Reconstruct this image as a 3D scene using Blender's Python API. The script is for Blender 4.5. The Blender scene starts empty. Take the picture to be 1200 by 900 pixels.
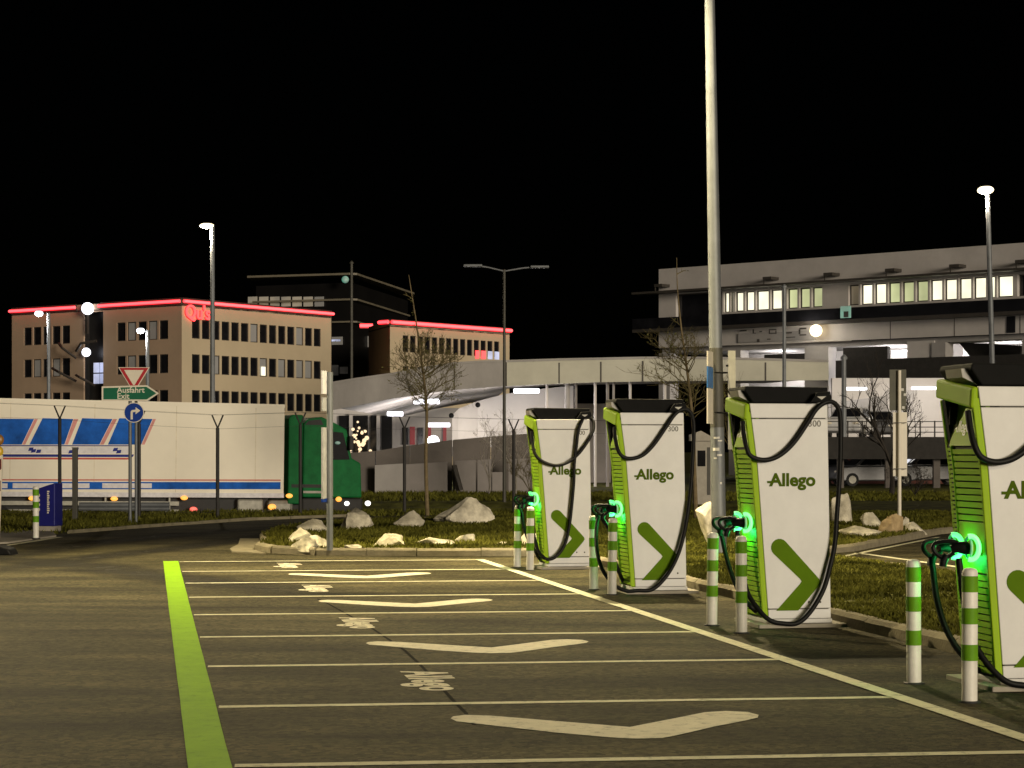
import bpy, bmesh, math, random
import numpy as np
from mathutils import Vector, Matrix, noise as mnoise

R = math.radians
scene = bpy.context.scene
C = scene.collection
random.seed(7)

# ------------------------------------------------------------------ camera
F, H, HOR = 2450.0, 1.65, 529.0          # focal length in px of the 1200 px frame, eye height, horizon row
cam_d = bpy.data.cameras.new('camera')
cam_d.sensor_width = 36.0
cam_d.lens = F / 1200.0 * 36.0
cam_d.shift_y = (HOR - 450.0) / 1200.0
cam_d.clip_start = 0.1
cam_d.clip_end = 4000
cam = bpy.data.objects.new('camera', cam_d)
cam.location = (0, 0, H)
cam.rotation_euler = (R(90), 0, 0)
C.objects.link(cam)
scene.camera = cam

# ------------------------------------------------------------------ world (night)
SUN_EL, SUN_AZ = 7.0, 152.0             # faint glow of the town from behind right
world = bpy.data.worlds.new('World')
scene.world = world
world.use_nodes = True
wn = world.node_tree.nodes
wl = world.node_tree.links
bg = wn['Background']
sky = wn.new('ShaderNodeTexSky')
sky.sky_type = 'NISHITA'
sky.sun_disc = False
sky.sun_elevation = R(SUN_EL)
sky.sun_rotation = R(SUN_AZ)
wl.new(sky.outputs['Color'], bg.inputs['Color'])
bg.inputs['Strength'].default_value = 0.00006

sd = bpy.data.lights.new('sun', 'SUN')
sd.energy = 1.95
sd.angle = R(14)
sd.color = (1.0, 0.87, 0.68)
sun = bpy.data.objects.new('sun', sd)
az = R(SUN_AZ)
to_sun = Vector((math.sin(az) * math.cos(R(SUN_EL)), math.cos(az) * math.cos(R(SUN_EL)), math.sin(R(SUN_EL))))
sun.rotation_euler = to_sun.to_track_quat('Z', 'Y').to_euler()
C.objects.link(sun)

vs = scene.view_settings
vs.view_transform = 'Standard'
vs.look = 'None'
vs.exposure = 0.25
vs.gamma = 1.0
vs.use_curve_mapping = False
scene.cycles.use_denoising = True
scene.cycles.max_bounces = 6
scene.cycles.sample_clamp_indirect = 2.0
scene.cycles.use_adaptive_sampling = True
scene.cycles.adaptive_threshold = 0.01

LAMP_COL = (1.0, 0.83, 0.48)

# ------------------------------------------------------------------ helpers
def P(px, py, Y):
    """world point seen at a photo pixel, Y metres away"""
    return Vector(((px - 600) * Y / F, Y, H - (py - HOR) * Y / F))

def G(px, py, z=0.0):
    """ground point seen at a photo pixel"""
    Y = F * (H - z) / (py - HOR)
    return Vector(((px - 600) * Y / F, Y, z))

def mat(name, col, rough=0.6, metal=0.0, var=0.12, scale=4.0, bump=0.0, bscale=30.0, spec=0.5, col2=None, detail=6.0, coat=0.0):
    m = bpy.data.materials.new(name)
    m.use_nodes = True
    nt = m.node_tree
    b = nt.nodes['Principled BSDF']
    b.inputs['Roughness'].default_value = rough
    b.inputs['Metallic'].default_value = metal
    b.inputs['Specular IOR Level'].default_value = spec
    b.inputs['Coat Weight'].default_value = coat
    tc = nt.nodes.new('ShaderNodeTexCoord')
    n = nt.nodes.new('ShaderNodeTexNoise')
    n.inputs['Scale'].default_value = scale
    n.inputs['Detail'].default_value = detail
    n.inputs['Roughness'].default_value = 0.65
    nt.links.new(tc.outputs['Object'], n.inputs['Vector'])
    cr = nt.nodes.new('ShaderNodeValToRGB')
    c1 = tuple(max(0, c * (1 - var)) for c in col) + (1,)
    c2 = tuple(min(1, c * (1 + var)) for c in (col2 or col)) + (1,)
    cr.color_ramp.elements[0].position = 0.3
    cr.color_ramp.elements[0].color = c1
    cr.color_ramp.elements[1].position = 0.7
    cr.color_ramp.elements[1].color = c2
    nt.links.new(n.outputs['Fac'], cr.inputs['Fac'])
    nt.links.new(cr.outputs['Color'], b.inputs['Base Color'])
    if bump:
        n2 = nt.nodes.new('ShaderNodeTexNoise')
        n2.inputs['Scale'].default_value = bscale
        n2.inputs['Detail'].default_value = 5
        nt.links.new(tc.outputs['Object'], n2.inputs['Vector'])
        bp = nt.nodes.new('ShaderNodeBump')
        bp.inputs['Strength'].default_value = bump
        bp.inputs['Distance'].default_value = 0.02
        nt.links.new(n2.outputs['Fac'], bp.inputs['Height'])
        nt.links.new(bp.outputs['Normal'], b.inputs['Normal'])
    return m

def emit(name, col, strength, var=0.0, scale=2.0):
    m = bpy.data.materials.new(name)
    m.use_nodes = True
    nt = m.node_tree
    b = nt.nodes['Principled BSDF']
    b.inputs['Base Color'].default_value = (0.3, 0.3, 0.3, 1)
    b.inputs['Emission Color'].default_value = (*col, 1)
    b.inputs['Emission Strength'].default_value = strength
    if var:
        tc = nt.nodes.new('ShaderNodeTexCoord')
        n = nt.nodes.new('ShaderNodeTexNoise')
        n.inputs['Scale'].default_value = scale
        nt.links.new(tc.outputs['Object'], n.inputs['Vector'])
        mr = nt.nodes.new('ShaderNodeMapRange')
        mr.inputs['From Min'].default_value = 0.3
        mr.inputs['From Max'].default_value = 0.7
        mr.inputs['To Min'].default_value = strength * (1 - var)
        mr.inputs['To Max'].default_value = strength * (1 + var)
        nt.links.new(n.outputs['Fac'], mr.inputs['Value'])
        nt.links.new(mr.outputs['Result'], b.inputs['Emission Strength'])
    return m

class MB:
    def __init__(s):
        s.v = []; s.f = []
    def add(s, vs_, fs):
        o = len(s.v)
        s.v += [tuple(v) for v in vs_]
        s.f += [tuple(i + o for i in f) for f in fs]
        return s
    def hexa(s, p):
        """8 points: bottom 0-3 ccw, top 4-7"""
        return s.add(p, [(3, 2, 1, 0), (4, 5, 6, 7), (0, 1, 5, 4), (1, 2, 6, 5), (2, 3, 7, 6), (3, 0, 4, 7)])
    def box(s, x0, x1, y0, y1, z0, z1):
        return s.hexa([(x0, y0, z0), (x1, y0, z0), (x1, y1, z0), (x0, y1, z0), (x0, y0, z1), (x1, y0, z1), (x1, y1, z1), (x0, y1, z1)])
    def prism(s, poly, t0, t1, plane='xz'):
        """extrude a polygon; plane 'xz' extrudes along y, 'xy' along z, 'yz' along x"""
        n = len(poly)
        def pt(p, t):
            if plane == 'xz': return (p[0], t, p[1])
            if plane == 'xy': return (p[0], p[1], t)
            return (t, p[0], p[1])
        vs_ = [pt(p, t0) for p in poly] + [pt(p, t1) for p in poly]
        fs = [tuple(range(n - 1, -1, -1)), tuple(range(n, 2 * n))]
        fs += [(i, (i + 1) % n, (i + 1) % n + n, i + n) for i in range(n)]
        return s.add(vs_, fs)
    def tube(s, path, r, n=8, cap=True, closed=False):
        path = [Vector(p) for p in path]
        m = len(path)
        rs = r if isinstance(r, (list, tuple)) else [r] * m
        ref = None
        vs_ = []
        for i, p in enumerate(path):
            if closed:
                t = path[(i + 1) % m] - path[i - 1]
            else:
                t = path[min(i + 1, m - 1)] - path[max(i - 1, 0)]
            t.normalize()
            if ref is None:
                ref = Vector((0, 0, 1)) if abs(t.z) < 0.9 else Vector((1, 0, 0))
            a = (ref - t * ref.dot(t))
            if a.length < 1e-4:
                a = Vector((0, 1, 0)) - t * t.y
            a.normalize()
            b = t.cross(a)
            ref = a
            for k in range(n):
                an = 2 * math.pi * k / n
                vs_.append(p + (a * math.cos(an) + b * math.sin(an)) * rs[i])
        fs = []
        for i in range(m if closed else m - 1):
            j = (i + 1) % m
            for k in range(n):
                fs.append((i * n + k, i * n + (k + 1) % n, j * n + (k + 1) % n, j * n + k))
        if cap and not closed:
            fs.append(tuple(range(n - 1, -1, -1)))
            fs.append(tuple((m - 1) * n + k for k in range(n)))
        return s.add(vs_, fs)
    def lathe(s, prof, n=24, c=(0, 0, 0)):
        vs_ = []
        for (r, z) in prof:
            for k in range(n):
                a = 2 * math.pi * k / n
                vs_.append((c[0] + r * math.cos(a), c[1] + r * math.sin(a), c[2] + z))
        m = len(prof)
        fs = [(i * n + k, i * n + (k + 1) % n, (i + 1) * n + (k + 1) % n, (i + 1) * n + k) for i in range(m - 1) for k in range(n)]
        fs.append(tuple(range(n - 1, -1, -1)))
        fs.append(tuple((m - 1) * n + k for k in range(n)))
        return s.add(vs_, fs)
    def ball(s, c, r, n=12, m=8, sc=(1, 1, 1)):
        vs_ = []
        for i in range(m + 1):
            th = math.pi * i / m
            rr = max(math.sin(th), 1e-3)
            for k in range(n):
                a = 2 * math.pi * k / n
                vs_.append((c[0] + r * sc[0] * rr * math.cos(a), c[1] + r * sc[1] * rr * math.sin(a), c[2] - r * sc[2] * math.cos(th)))
        fs = [(i * n + k, i * n + (k + 1) % n, (i + 1) * n + (k + 1) % n, (i + 1) * n + k) for i in range(m) for k in range(n)]
        return s.add(vs_, fs)
    def mesh(s, name, material, smooth=False):
        me = bpy.data.meshes.new(name)
        me.from_pydata(s.v, [], s.f)
        bm = bmesh.new(); bm.from_mesh(me)
        bmesh.ops.recalc_face_normals(bm, faces=bm.faces)
        bm.to_mesh(me); bm.free()
        if material: me.materials.append(material)
        if smooth:
            me.polygons.foreach_set('use_smooth', [True] * len(me.polygons))
            try: me.set_sharp_from_angle(angle=R(40))
            except Exception: pass
        return me
    def build(s, name, material, parent=None, smooth=False, loc=None, rz=0, bevel=0, label=None):
        return link(name, s.mesh(name, material, smooth), parent, loc, rz, bevel, label)

def link(name, me, parent=None, loc=None, rz=0, bevel=0, label=None):
    o = bpy.data.objects.new(name, me)
    C.objects.link(o)
    if parent: o.parent = parent
    if loc is not None: o.location = loc
    if rz: o.rotation_euler = (0, 0, rz)
    if bevel:
        bv = o.modifiers.new('bevel', 'BEVEL'); bv.width = bevel; bv.segments = 2; bv.limit_method = 'ANGLE'; bv.angle_limit = R(35)
    if label: o['label'] = label
    return o

def tag(o, label, cat, group=None):
    o['label'] = label; o['category'] = cat
    if group: o['group'] = group
    return o

def thing(name, label, cat, loc=(0, 0, 0), rz=0, group=None):
    o = bpy.data.objects.new(name, None)
    o.empty_display_size = 0.2
    C.objects.link(o)
    o.location = loc; o.rotation_euler = (0, 0, rz)
    return tag(o, label, cat, group)

def struct(o, kind='structure'):
    o['kind'] = kind
    return o

def smooth_path(pts, per=6, closed=False):
    """Catmull-Rom through the points"""
    pts = [Vector(p) for p in pts]
    out = []
    n = len(pts)
    for i in range(n if closed else n - 1):
        if closed:
            p0, p1, p2, p3 = pts[i - 1], pts[i], pts[(i + 1) % n], pts[(i + 2) % n]
        else:
            p0, p1, p2, p3 = pts[max(i - 1, 0)], pts[i], pts[i + 1], pts[min(i + 2, n - 1)]
        for k in range(per):
            t = k / per
            out.append(0.5 * ((2 * p1) + (p2 - p0) * t + (2 * p0 - 5 * p1 + 4 * p2 - p3) * t * t + (3 * p1 - p0 - 3 * p2 + p3) * t ** 3))
    if not closed: out.append(pts[-1])
    return out

def text_mesh(name, body, size, material, extrude=0.002, offset=0.0, shear=0.0, spacing=1.0, align='LEFT'):
    """lettering as a mesh in its local xy plane"""
    cu = bpy.data.curves.new(name, 'FONT')
    cu.body = body; cu.size = size; cu.extrude = extrude; cu.offset = offset; cu.shear = shear
    cu.space_character = spacing; cu.align_x = align; cu.resolution_u = 4
    ob = bpy.data.objects.new(name + '_tmp', cu)
    C.objects.link(ob)
    dg = bpy.context.evaluated_depsgraph_get()
    dg.update()
    me = bpy.data.meshes.new_from_object(ob.evaluated_get(dg))
    me.name = name
    bpy.data.objects.remove(ob)
    me.materials.clear(); me.materials.append(material)
    return me

def place(o, origin, ex, ey):
    """put local x along ex and local y along ey"""
    ex = Vector(ex).normalized(); ey = Vector(ey).normalized(); ez = ex.cross(ey)
    m = Matrix(((ex.x, ey.x, ez.x, origin[0]), (ex.y, ey.y, ez.y, origin[1]), (ex.z, ey.z, ez.z, origin[2]), (0, 0, 0, 1)))
    o.matrix_local = m
    return o

def lamp_light(parent, loc, power, col=LAMP_COL, kind='POINT', radius=0.12, size=150, blend=0.7, aim=None):
    l = bpy.data.lights.new('lamp_light', kind)
    l.energy = power; l.color = col; l.shadow_soft_size = radius
    if kind == 'SPOT':
        l.spot_size = R(size); l.spot_blend = blend
    o = bpy.data.objects.new('lamp_light', l)
    C.objects.link(o)
    o.parent = parent
    o.location = loc
    if aim is not None:
        o.rotation_euler = (-Vector(aim)).to_track_quat('Z', 'Y').to_euler()
    return o

def in_poly(x, y, poly):
    c = np.zeros(x.shape, bool)
    n = len(poly)
    for i in range(n):
        x1, y1 = poly[i]; x2, y2 = poly[i - 1]
        cond = ((y1 > y) != (y2 > y))
        with np.errstate(divide='ignore', invalid='ignore'):
            xi = (x2 - x1) * (y - y1) / (y2 - y1 if y2 != y1 else 1e-9) + x1
        c ^= cond & (x < xi)
    return c

# ------------------------------------------------------------------ materials
def asphalt_mat():
    m = mat('asphalt', (0.054, 0.049, 0.029), rough=0.82, var=0.30, scale=0.35, bump=0.8, bscale=45, spec=0.08)
    nt = m.node_tree
    b = nt.nodes['Principled BSDF']
    base = b.inputs['Base Color'].links[0].from_socket
    tc = nt.nodes.new('ShaderNodeTexCoord')
    # aggregate speckle
    v = nt.nodes.new('ShaderNodeTexVoronoi'); v.inputs['Scale'].default_value = 26
    nt.links.new(tc.outputs['Object'], v.inputs['Vector'])
    cr = nt.nodes.new('ShaderNodeValToRGB')
    cr.color_ramp.elements[0].position = 0.0; cr.color_ramp.elements[0].color = (0.25, 0.25, 0.25, 1)
    cr.color_ramp.elements[1].position = 1.0; cr.color_ramp.elements[1].color = (1.9, 1.85, 1.7, 1)
    nt.links.new(v.outputs['Color'], cr.inputs['Fac'])
    mx = nt.nodes.new('ShaderNodeMix'); mx.data_type = 'RGBA'; mx.blend_type = 'MULTIPLY'
    mx.inputs['Factor'].default_value = 0.8
    nt.links.new(base, mx.inputs['A']); nt.links.new(cr.outputs['Color'], mx.inputs['B'])
    # streaks across the driving direction: worn, darker and lighter patches
    mp = nt.nodes.new('ShaderNodeMapping'); mp.inputs['Scale'].default_value = (0.22, 0.9, 1); mp.inputs['Rotation'].default_value = (0, 0, R(4))
    nt.links.new(tc.outputs['Object'], mp.inputs['Vector'])
    n = nt.nodes.new('ShaderNodeTexNoise'); n.inputs['Scale'].default_value = 1.3; n.inputs['Detail'].default_value = 7; n.inputs['Roughness'].default_value = 0.6
    nt.links.new(mp.outputs['Vector'], n.inputs['Vector'])
    cr2 = nt.nodes.new('ShaderNodeValToRGB')
    cr2.color_ramp.elements[0].position = 0.32; cr2.color_ramp.elements[0].color = (0.36, 0.36, 0.34, 1)
    cr2.color_ramp.elements[1].position = 0.68; cr2.color_ramp.elements[1].color = (1.62, 1.58, 1.48, 1)
    nt.links.new(n.outputs['Fac'], cr2.inputs['Fac'])
    mx2 = nt.nodes.new('ShaderNodeMix'); mx2.data_type = 'RGBA'; mx2.blend_type = 'MULTIPLY'
    mx2.inputs['Factor'].default_value = 1.0
    nt.links.new(mx.outputs['Result'], mx2.inputs['A']); nt.links.new(cr2.outputs['Color'], mx2.inputs['B'])
    nt.links.new(mx2.outputs['Result'], b.inputs['Base Color'])
    return m

def paint_mat(name, col, wear=0.5):
    """road paint with worn specks"""
    m = mat(name, col, rough=0.6, var=0.10, scale=3, bump=0.3, bscale=60, spec=0.04)
    nt = m.node_tree
    b = nt.nodes['Principled BSDF']
    base = b.inputs['Base Color'].links[0].from_socket
    tc = nt.nodes.new('ShaderNodeTexCoord')
    n = nt.nodes.new('ShaderNodeTexNoise'); n.inputs['Scale'].default_value = 9; n.inputs['Detail'].default_value = 8; n.inputs['Roughness'].default_value = 0.75
    nt.links.new(tc.outputs['Object'], n.inputs['Vector'])
    cr = nt.nodes.new('ShaderNodeValToRGB')
    cr.color_ramp.elements[0].position = 0.32; cr.color_ramp.elements[0].color = (1 - wear, 1 - wear, 1 - wear, 1)
    cr.color_ramp.elements[1].position = 0.48; cr.color_ramp.elements[1].color = (1, 1, 1, 1)
    nt.links.new(n.outputs['Fac'], cr.inputs['Fac'])
    mx = nt.nodes.new('ShaderNodeMix'); mx.data_type = 'RGBA'; mx.blend_type = 'MULTIPLY'; mx.inputs['Factor'].default_value = 1
    nt.links.new(base, mx.inputs['A']); nt.links.new(cr.outputs['Color'], mx.inputs['B'])
    nt.links.new(mx.outputs['Result'], b.inputs['Base Color'])
    return m

M = {}
M['asphalt'] = asphalt_mat()
M['tar'] = mat('tar', (0.010, 0.009, 0.007), rough=0.95, var=0.3, spec=0.03)
M['line'] = paint_mat('line_paint', (0.66, 0.63, 0.46), 0.65)
M['mark'] = paint_mat('marking_paint', (0.66, 0.61, 0.48), 0.6)
M['green_line'] = paint_mat('green_line_paint', (0.22, 0.42, 0.006), 0.25)
M['grass_soil'] = mat('grass_soil', (0.040, 0.042, 0.008), rough=0.95, var=0.75, scale=1.4, bump=1.0, bscale=9, col2=(0.085, 0.085, 0.018), spec=0.1, detail=9)
M['grass'] = mat('grass_blades', (0.038, 0.045, 0.006), rough=0.9, var=0.8, scale=0.9, col2=(0.098, 0.096, 0.016), spec=0.05, detail=8)
M['concrete'] = mat('concrete', (0.33, 0.30, 0.25), rough=0.85, var=0.22, scale=1.2, bump=0.3, bscale=20, spec=0.2)
M['kerb'] = mat('kerb_stone', (0.24, 0.21, 0.14), rough=0.9, var=0.3, scale=3, bump=0.5, bscale=30, spec=0.2)
M['rock'] = mat('limestone', (0.45, 0.405, 0.30), rough=0.95, var=0.42, scale=3.2, bump=0.8, bscale=9, col2=(0.62, 0.57, 0.44), spec=0.15, detail=10)
M['rock_tan'] = mat('tan_stone', (0.36, 0.25, 0.12), rough=0.95, var=0.3, scale=3, bump=0.8, bscale=9, col2=(0.48, 0.36, 0.20), spec=0.15, detail=10)
M['cwhite'] = mat('charger_white', (0.60, 0.595, 0.585), rough=0.45, var=0.075, scale=2.4, spec=0.35)
M['cgreen'] = mat('charger_green', (0.27, 0.43, 0.008), rough=0.6, var=0.08, scale=2.0, spec=0.2)
M['cdark'] = mat('charger_vent_black', (0.012, 0.014, 0.009), rough=0.7, var=0.2)
M['cseam'] = mat('charger_seam', (0.05, 0.045, 0.035), rough=0.7, var=0.2)
M['logo'] = mat('logo_green', (0.060, 0.100, 0.003), rough=0.75, var=0.08, scale=2, spec=0.08)
M['logo2'] = mat('chevron_green', (0.085, 0.160, 0.004), rough=0.75, var=0.12, scale=2, spec=0.08)
M['logo_white'] = mat('logo_white', (0.75, 0.76, 0.70), rough=0.5, var=0.04)
M['digit'] = mat('digit_grey', (0.09, 0.085, 0.07), rough=0.5, var=0.1)
M['black'] = mat('black_plastic', (0.005, 0.005, 0.005), rough=0.75, var=0.3, scale=5, spec=0.12)
M['rubber'] = mat('cable_rubber', (0.004, 0.004, 0.004), rough=0.55, var=0.3, scale=6, spec=0.2)
M['steel_grey'] = mat('bracket_grey', (0.22, 0.21, 0.19), rough=0.5, metal=0.3, var=0.15)
M['led'] = emit('led_green', (0.01, 0.60, 0.16), 0.35)
M['led_core'] = emit('led_core', (0.11, 1.0, 0.20), 1.6)
M['bwhite'] = mat('bollard_white', (0.68, 0.66, 0.60), rough=0.5, var=0.12, scale=5, bump=0.1)
M['bgreen'] = mat('bollard_green', (0.11, 0.26, 0.01), rough=0.6, var=0.15, scale=5, spec=0.15)
M['galv'] = mat('galvanised_steel', (0.150, 0.160, 0.170), rough=0.55, metal=0.25, var=0.18, scale=2.5)
M['galv_dark'] = mat('pole_film_dark', (0.055, 0.052, 0.040), rough=0.6, var=0.2, scale=3)
M['sticker'] = mat('sticker', (0.62, 0.60, 0.54), rough=0.6, var=0.2, scale=20)
M['lampwhite'] = emit('lamp_diffuser', (1.0, 0.90, 0.66), 2.6)
M['lampcold'] = emit('lamp_diffuser_cold', (0.92, 0.92, 1.0), 2.6)
M['lampwarm'] = emit('lamp_diffuser_warm', (1.0, 0.80, 0.48), 2.6)
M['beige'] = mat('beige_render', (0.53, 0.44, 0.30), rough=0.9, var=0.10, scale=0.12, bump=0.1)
M['beige_shade'] = mat('beige_render_shade', (0.40, 0.29, 0.20), rough=0.9, var=0.12, scale=0.15, bump=0.1)  # darker copy of the beige; shade of the turned-away facade put into its colour
M['glass'] = mat('dark_glass', (0.010, 0.010, 0.012), rough=0.12, var=0.4, scale=1.0, spec=0.5)
M['frame'] = mat('window_frame', (0.04, 0.034, 0.028), rough=0.6, var=0.2)
M['roof'] = mat('roof_felt', (0.05, 0.045, 0.04), rough=0.9, var=0.2)
M['neon'] = emit('neon_red', (1.0, 0.012, 0.025), 2.0)
M['neon_core'] = emit('neon_core', (1.0, 0.055, 0.07), 2.6)
M['tower'] = mat('dark_cladding', (0.006, 0.0055, 0.0055), rough=0.4, var=0.3, scale=0.2)
M['eave'] = mat('eave_metal', (0.16, 0.14, 0.10), rough=0.6, var=0.2, scale=0.4)
M['termwall'] = mat('terminal_panel', (0.47, 0.44, 0.42), rough=0.8, var=0.16, scale=0.25, bump=0.1)
M['litwin'] = emit('lit_window', (1.0, 0.94, 0.68), 1.05, var=0.22, scale=0.6)
M['litwin2'] = emit('lit_window_olive', (0.80, 0.84, 0.42), 0.55, var=0.3, scale=0.5)
M['litwin3'] = emit('lit_window_dim', (0.55, 0.42, 0.24), 0.17, var=0.5, scale=0.4)
M['litcold'] = emit('lit_window_cold', (0.62, 0.68, 1.0), 0.55, var=0.3, scale=0.8)
M['litteal'] = emit('lit_door_teal', (0.20, 0.72, 0.52), 0.22, var=0.4, scale=2)
M['dimwin'] = emit('dim_window', (0.45, 0.40, 0.34), 0.028, var=0.5, scale=0.7)
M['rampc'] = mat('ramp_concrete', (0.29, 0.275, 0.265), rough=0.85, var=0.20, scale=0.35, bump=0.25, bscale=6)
M['ramplit'] = mat('ramp_concrete_lit', (0.43, 0.42, 0.35), rough=0.85, var=0.14, scale=0.35, bump=0.2, bscale=6)  # paler ramp concrete, lamp light on the parapet put into its colour
M['rampd'] = mat('retaining_concrete', (0.105, 0.092, 0.083), rough=0.9, var=0.30, scale=0.4, bump=0.3, bscale=6)
M['rampl'] = mat('pale_concrete_panel', (0.22, 0.20, 0.19), rough=0.85, var=0.2, scale=0.5, bump=0.2)
M['whitewall'] = mat('white_wall', (0.55, 0.52, 0.50), rough=0.8, var=0.10, scale=0.4)
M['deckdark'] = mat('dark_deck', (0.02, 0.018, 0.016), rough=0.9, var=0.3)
M['trailer'] = mat('trailer_white', (0.80, 0.745, 0.62), rough=0.7, spec=0.12, var=0.06, scale=0.5)
M['seam'] = mat('trailer_seam', (0.68, 0.61, 0.46), rough=0.6, var=0.2)
M['tblue'] = mat('trailer_blue', (0.010, 0.095, 0.42), rough=0.7, spec=0.12, var=0.45, scale=1.6)
M['tpink'] = mat('trailer_pink', (0.60, 0.27, 0.25), rough=0.7, spec=0.12, var=0.2, scale=3)
M['tred'] = mat('trailer_red', (0.52, 0.11, 0.085), rough=0.7, spec=0.12, var=0.15)
M['tdeep'] = mat('trailer_deep_blue', (0.025, 0.035, 0.22), rough=0.7, spec=0.12, var=0.2)
M['tscript'] = mat('trailer_pale', (0.66, 0.64, 0.66), rough=0.7, spec=0.12, var=0.15, scale=6)
M['cabgreen'] = mat('cab_green', (0.007, 0.125, 0.034), rough=0.6, var=0.25, scale=3, spec=0.12)
M['tyre'] = mat('tyre', (0.012, 0.012, 0.012), rough=0.85, var=0.3)
M['chassis'] = mat('chassis', (0.018, 0.017, 0.016), rough=0.7, var=0.3)
M['alu'] = mat('tank_alu', (0.26, 0.25, 0.21), rough=0.55, metal=0.3, var=0.25, scale=6)
M['amber'] = emit('amber_light', (1.0, 0.36, 0.012), 1.25)
M['redlight'] = emit('red_light', (1.0, 0.07, 0.04), 1.2)
M['headlight'] = emit('headlight', (1.0, 0.96, 0.92), 2.0)
M['signwhite'] = mat('sign_white', (0.72, 0.66, 0.54), rough=0.4, var=0.05)
M['signred'] = mat('sign_red', (0.42, 0.02, 0.03), rough=0.4, var=0.05)
M['signgreen'] = mat('sign_green', (0.004, 0.115, 0.055), rough=0.4, var=0.08)
M['signblue'] = mat('sign_blue', (0.012, 0.045, 0.26), rough=0.6, spec=0.1, var=0.12)
M['signblue2'] = mat('sign_sky_blue', (0.05, 0.17, 0.42), rough=0.4, var=0.3, scale=8)
M['signback'] = mat('sign_back', (0.30, 0.29, 0.24), rough=0.6, var=0.15)
M['olive_board'] = mat('olive_board', (0.075, 0.072, 0.045), rough=0.6, var=0.2)
M['fence'] = mat('fence_dark', (0.020, 0.018, 0.016), rough=0.7, var=0.3)
M['wire'] = mat('fence_wire', (0.04, 0.038, 0.034), rough=0.6, var=0.2)
M['bin'] = mat('bin_blue', (0.010, 0.012, 0.16), rough=0.5, var=0.12)
M['yellow'] = mat('beacon_yellow', (0.60, 0.38, 0.01), rough=0.4, var=0.1)
M['orange'] = mat('beacon_orange', (0.26, 0.12, 0.015), rough=0.4, var=0.1)
M['redwhite'] = mat('barrier_red', (0.12, 0.012, 0.012), rough=0.5, var=0.2)
M['bark'] = mat('bark', (0.16, 0.12, 0.06), rough=0.9, var=0.35, scale=8, bump=0.5)
M['twig'] = mat('twig', (0.11, 0.088, 0.032), rough=0.9, var=0.4, scale=2)
M['twig_dark'] = mat('twig_dark', (0.030, 0.024, 0.018), rough=0.9, var=0.3, scale=2)
M['leaf'] = mat('leaf_olive', (0.12, 0.12, 0.025), rough=0.8, var=0.4, scale=2)
M['birch'] = mat('birch_bark', (0.30, 0.27, 0.23), rough=0.85, var=0.4, scale=5)
M['carwhite'] = mat('car_white', (0.60, 0.60, 0.60), rough=0.3, var=0.05, coat=0.5)
M['carsilver'] = mat('car_silver', (0.11, 0.11, 0.115), rough=0.4, metal=0.2, var=0.08, coat=0.5)
M['cardark'] = mat('car_dark', (0.04, 0.04, 0.045), rough=0.3, var=0.1, coat=0.5)
M['carred'] = mat('car_red', (0.20, 0.03, 0.02), rough=0.3, var=0.1, coat=0.5)
M['fairy'] = emit('fairy_bulb', (1.0, 0.72, 0.42), 1.1)
M['board_grey'] = mat('board_grey', (0.40, 0.40, 0.40), rough=0.6, var=0.2, scale=8)
M['kiosk'] = mat('kiosk_grey', (0.34, 0.31, 0.25), rough=0.6, var=0.15)

# ================================================================== SETTING
# ---- terrain: one sheet to the horizon, with the sunken road beyond the fence
def sstep(a, b, x):
    t = min(1, max(0, (x - a) / (b - a)))
    return t * t * (3 - 2 * t)
def terrain_z(x, y):
    d = sstep(57.2, 59.3, y) * (1 - sstep(67, 70, y)) * (1 - sstep(3, 13, x))
    return -0.02 - 0.85 * d
xs = [-3000, -1500, -700, -350, -180, -110, -80] + list(np.arange(-60, 60.1, 2.5)) + [80, 110, 180, 350, 700, 1500, 3000]
ys = [-1500, -500, -150, -60, -20] + list(np.arange(0, 54, 6.0)) + list(np.arange(54, 74, 0.5)) + list(np.arange(75, 130, 5.0)) + [150, 180, 230, 300, 500, 900, 1700, 3500]
mb = MB()
tv = [(x, y, terrain_z(x, y)) for y in ys for x in xs]
nx = len(xs)
mb.add(tv, [(j * nx + i, j * nx + i + 1, (j + 1) * nx + i + 1, (j + 1) * nx + i) for j in range(len(ys) - 1) for i in range(nx - 1)])
struct(mb.build('ground', M['grass_soil'], smooth=True))

# sunken road the lorry stands on
mb = MB()
mb.add([(-160, 59.6, -0.855), (4, 59.6, -0.855), (4, 66.6, -0.855), (-160, 66.6, -0.855)], [(0, 1, 2, 3)])
struct(mb.build('road', M['asphalt']))

# ---- asphalt of the car park and the exit lane
AS = [(-70, -25), (70, -25), (70, 52), (30, 56.5), (14, 56.2), (4, 55.6), (0, 55), (-3.96, 53), (-6.2, 50.0), (-7.6, 46.3), (-9.0, 41.7), (-10.2, 38.0), (-14, 35), (-70, 32)]
mb = MB()
mb.add([(x, y, 0.0) for x, y in AS], [tuple(range(len(AS)))])
car_park = struct(mb.build('car_park', M['asphalt']))

# ---- painted markings: parts of the car park
def ground_strip(name, p, q, w, material, z=0.004, parent=car_park, wob=.07):
    p = Vector((p[0], p[1], 0)); q = Vector((q[0], q[1], 0))
    t = (q - p).normalized(); n = Vector((-t.y, t.x, 0)) * w / 2
    b = MB(); zz = Vector((0, 0, z))
    # slightly wavering edges, as sprayed
    k = max(2, int((q - p).length / 0.7))
    L = []; Rr = []
    for i in range(k + 1):
        c = p + (q - p) * (i / k)
        L.append(c + n * (1 + random.uniform(-wob, wob)) + zz); Rr.append(c - n * (1 + random.uniform(-wob, wob)) + zz)
    b.add(L + Rr, [(i, i + 1, k + 1 + i + 1, k + 1 + i) for i in range(k)])
    return b.build(name, material, parent)

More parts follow.
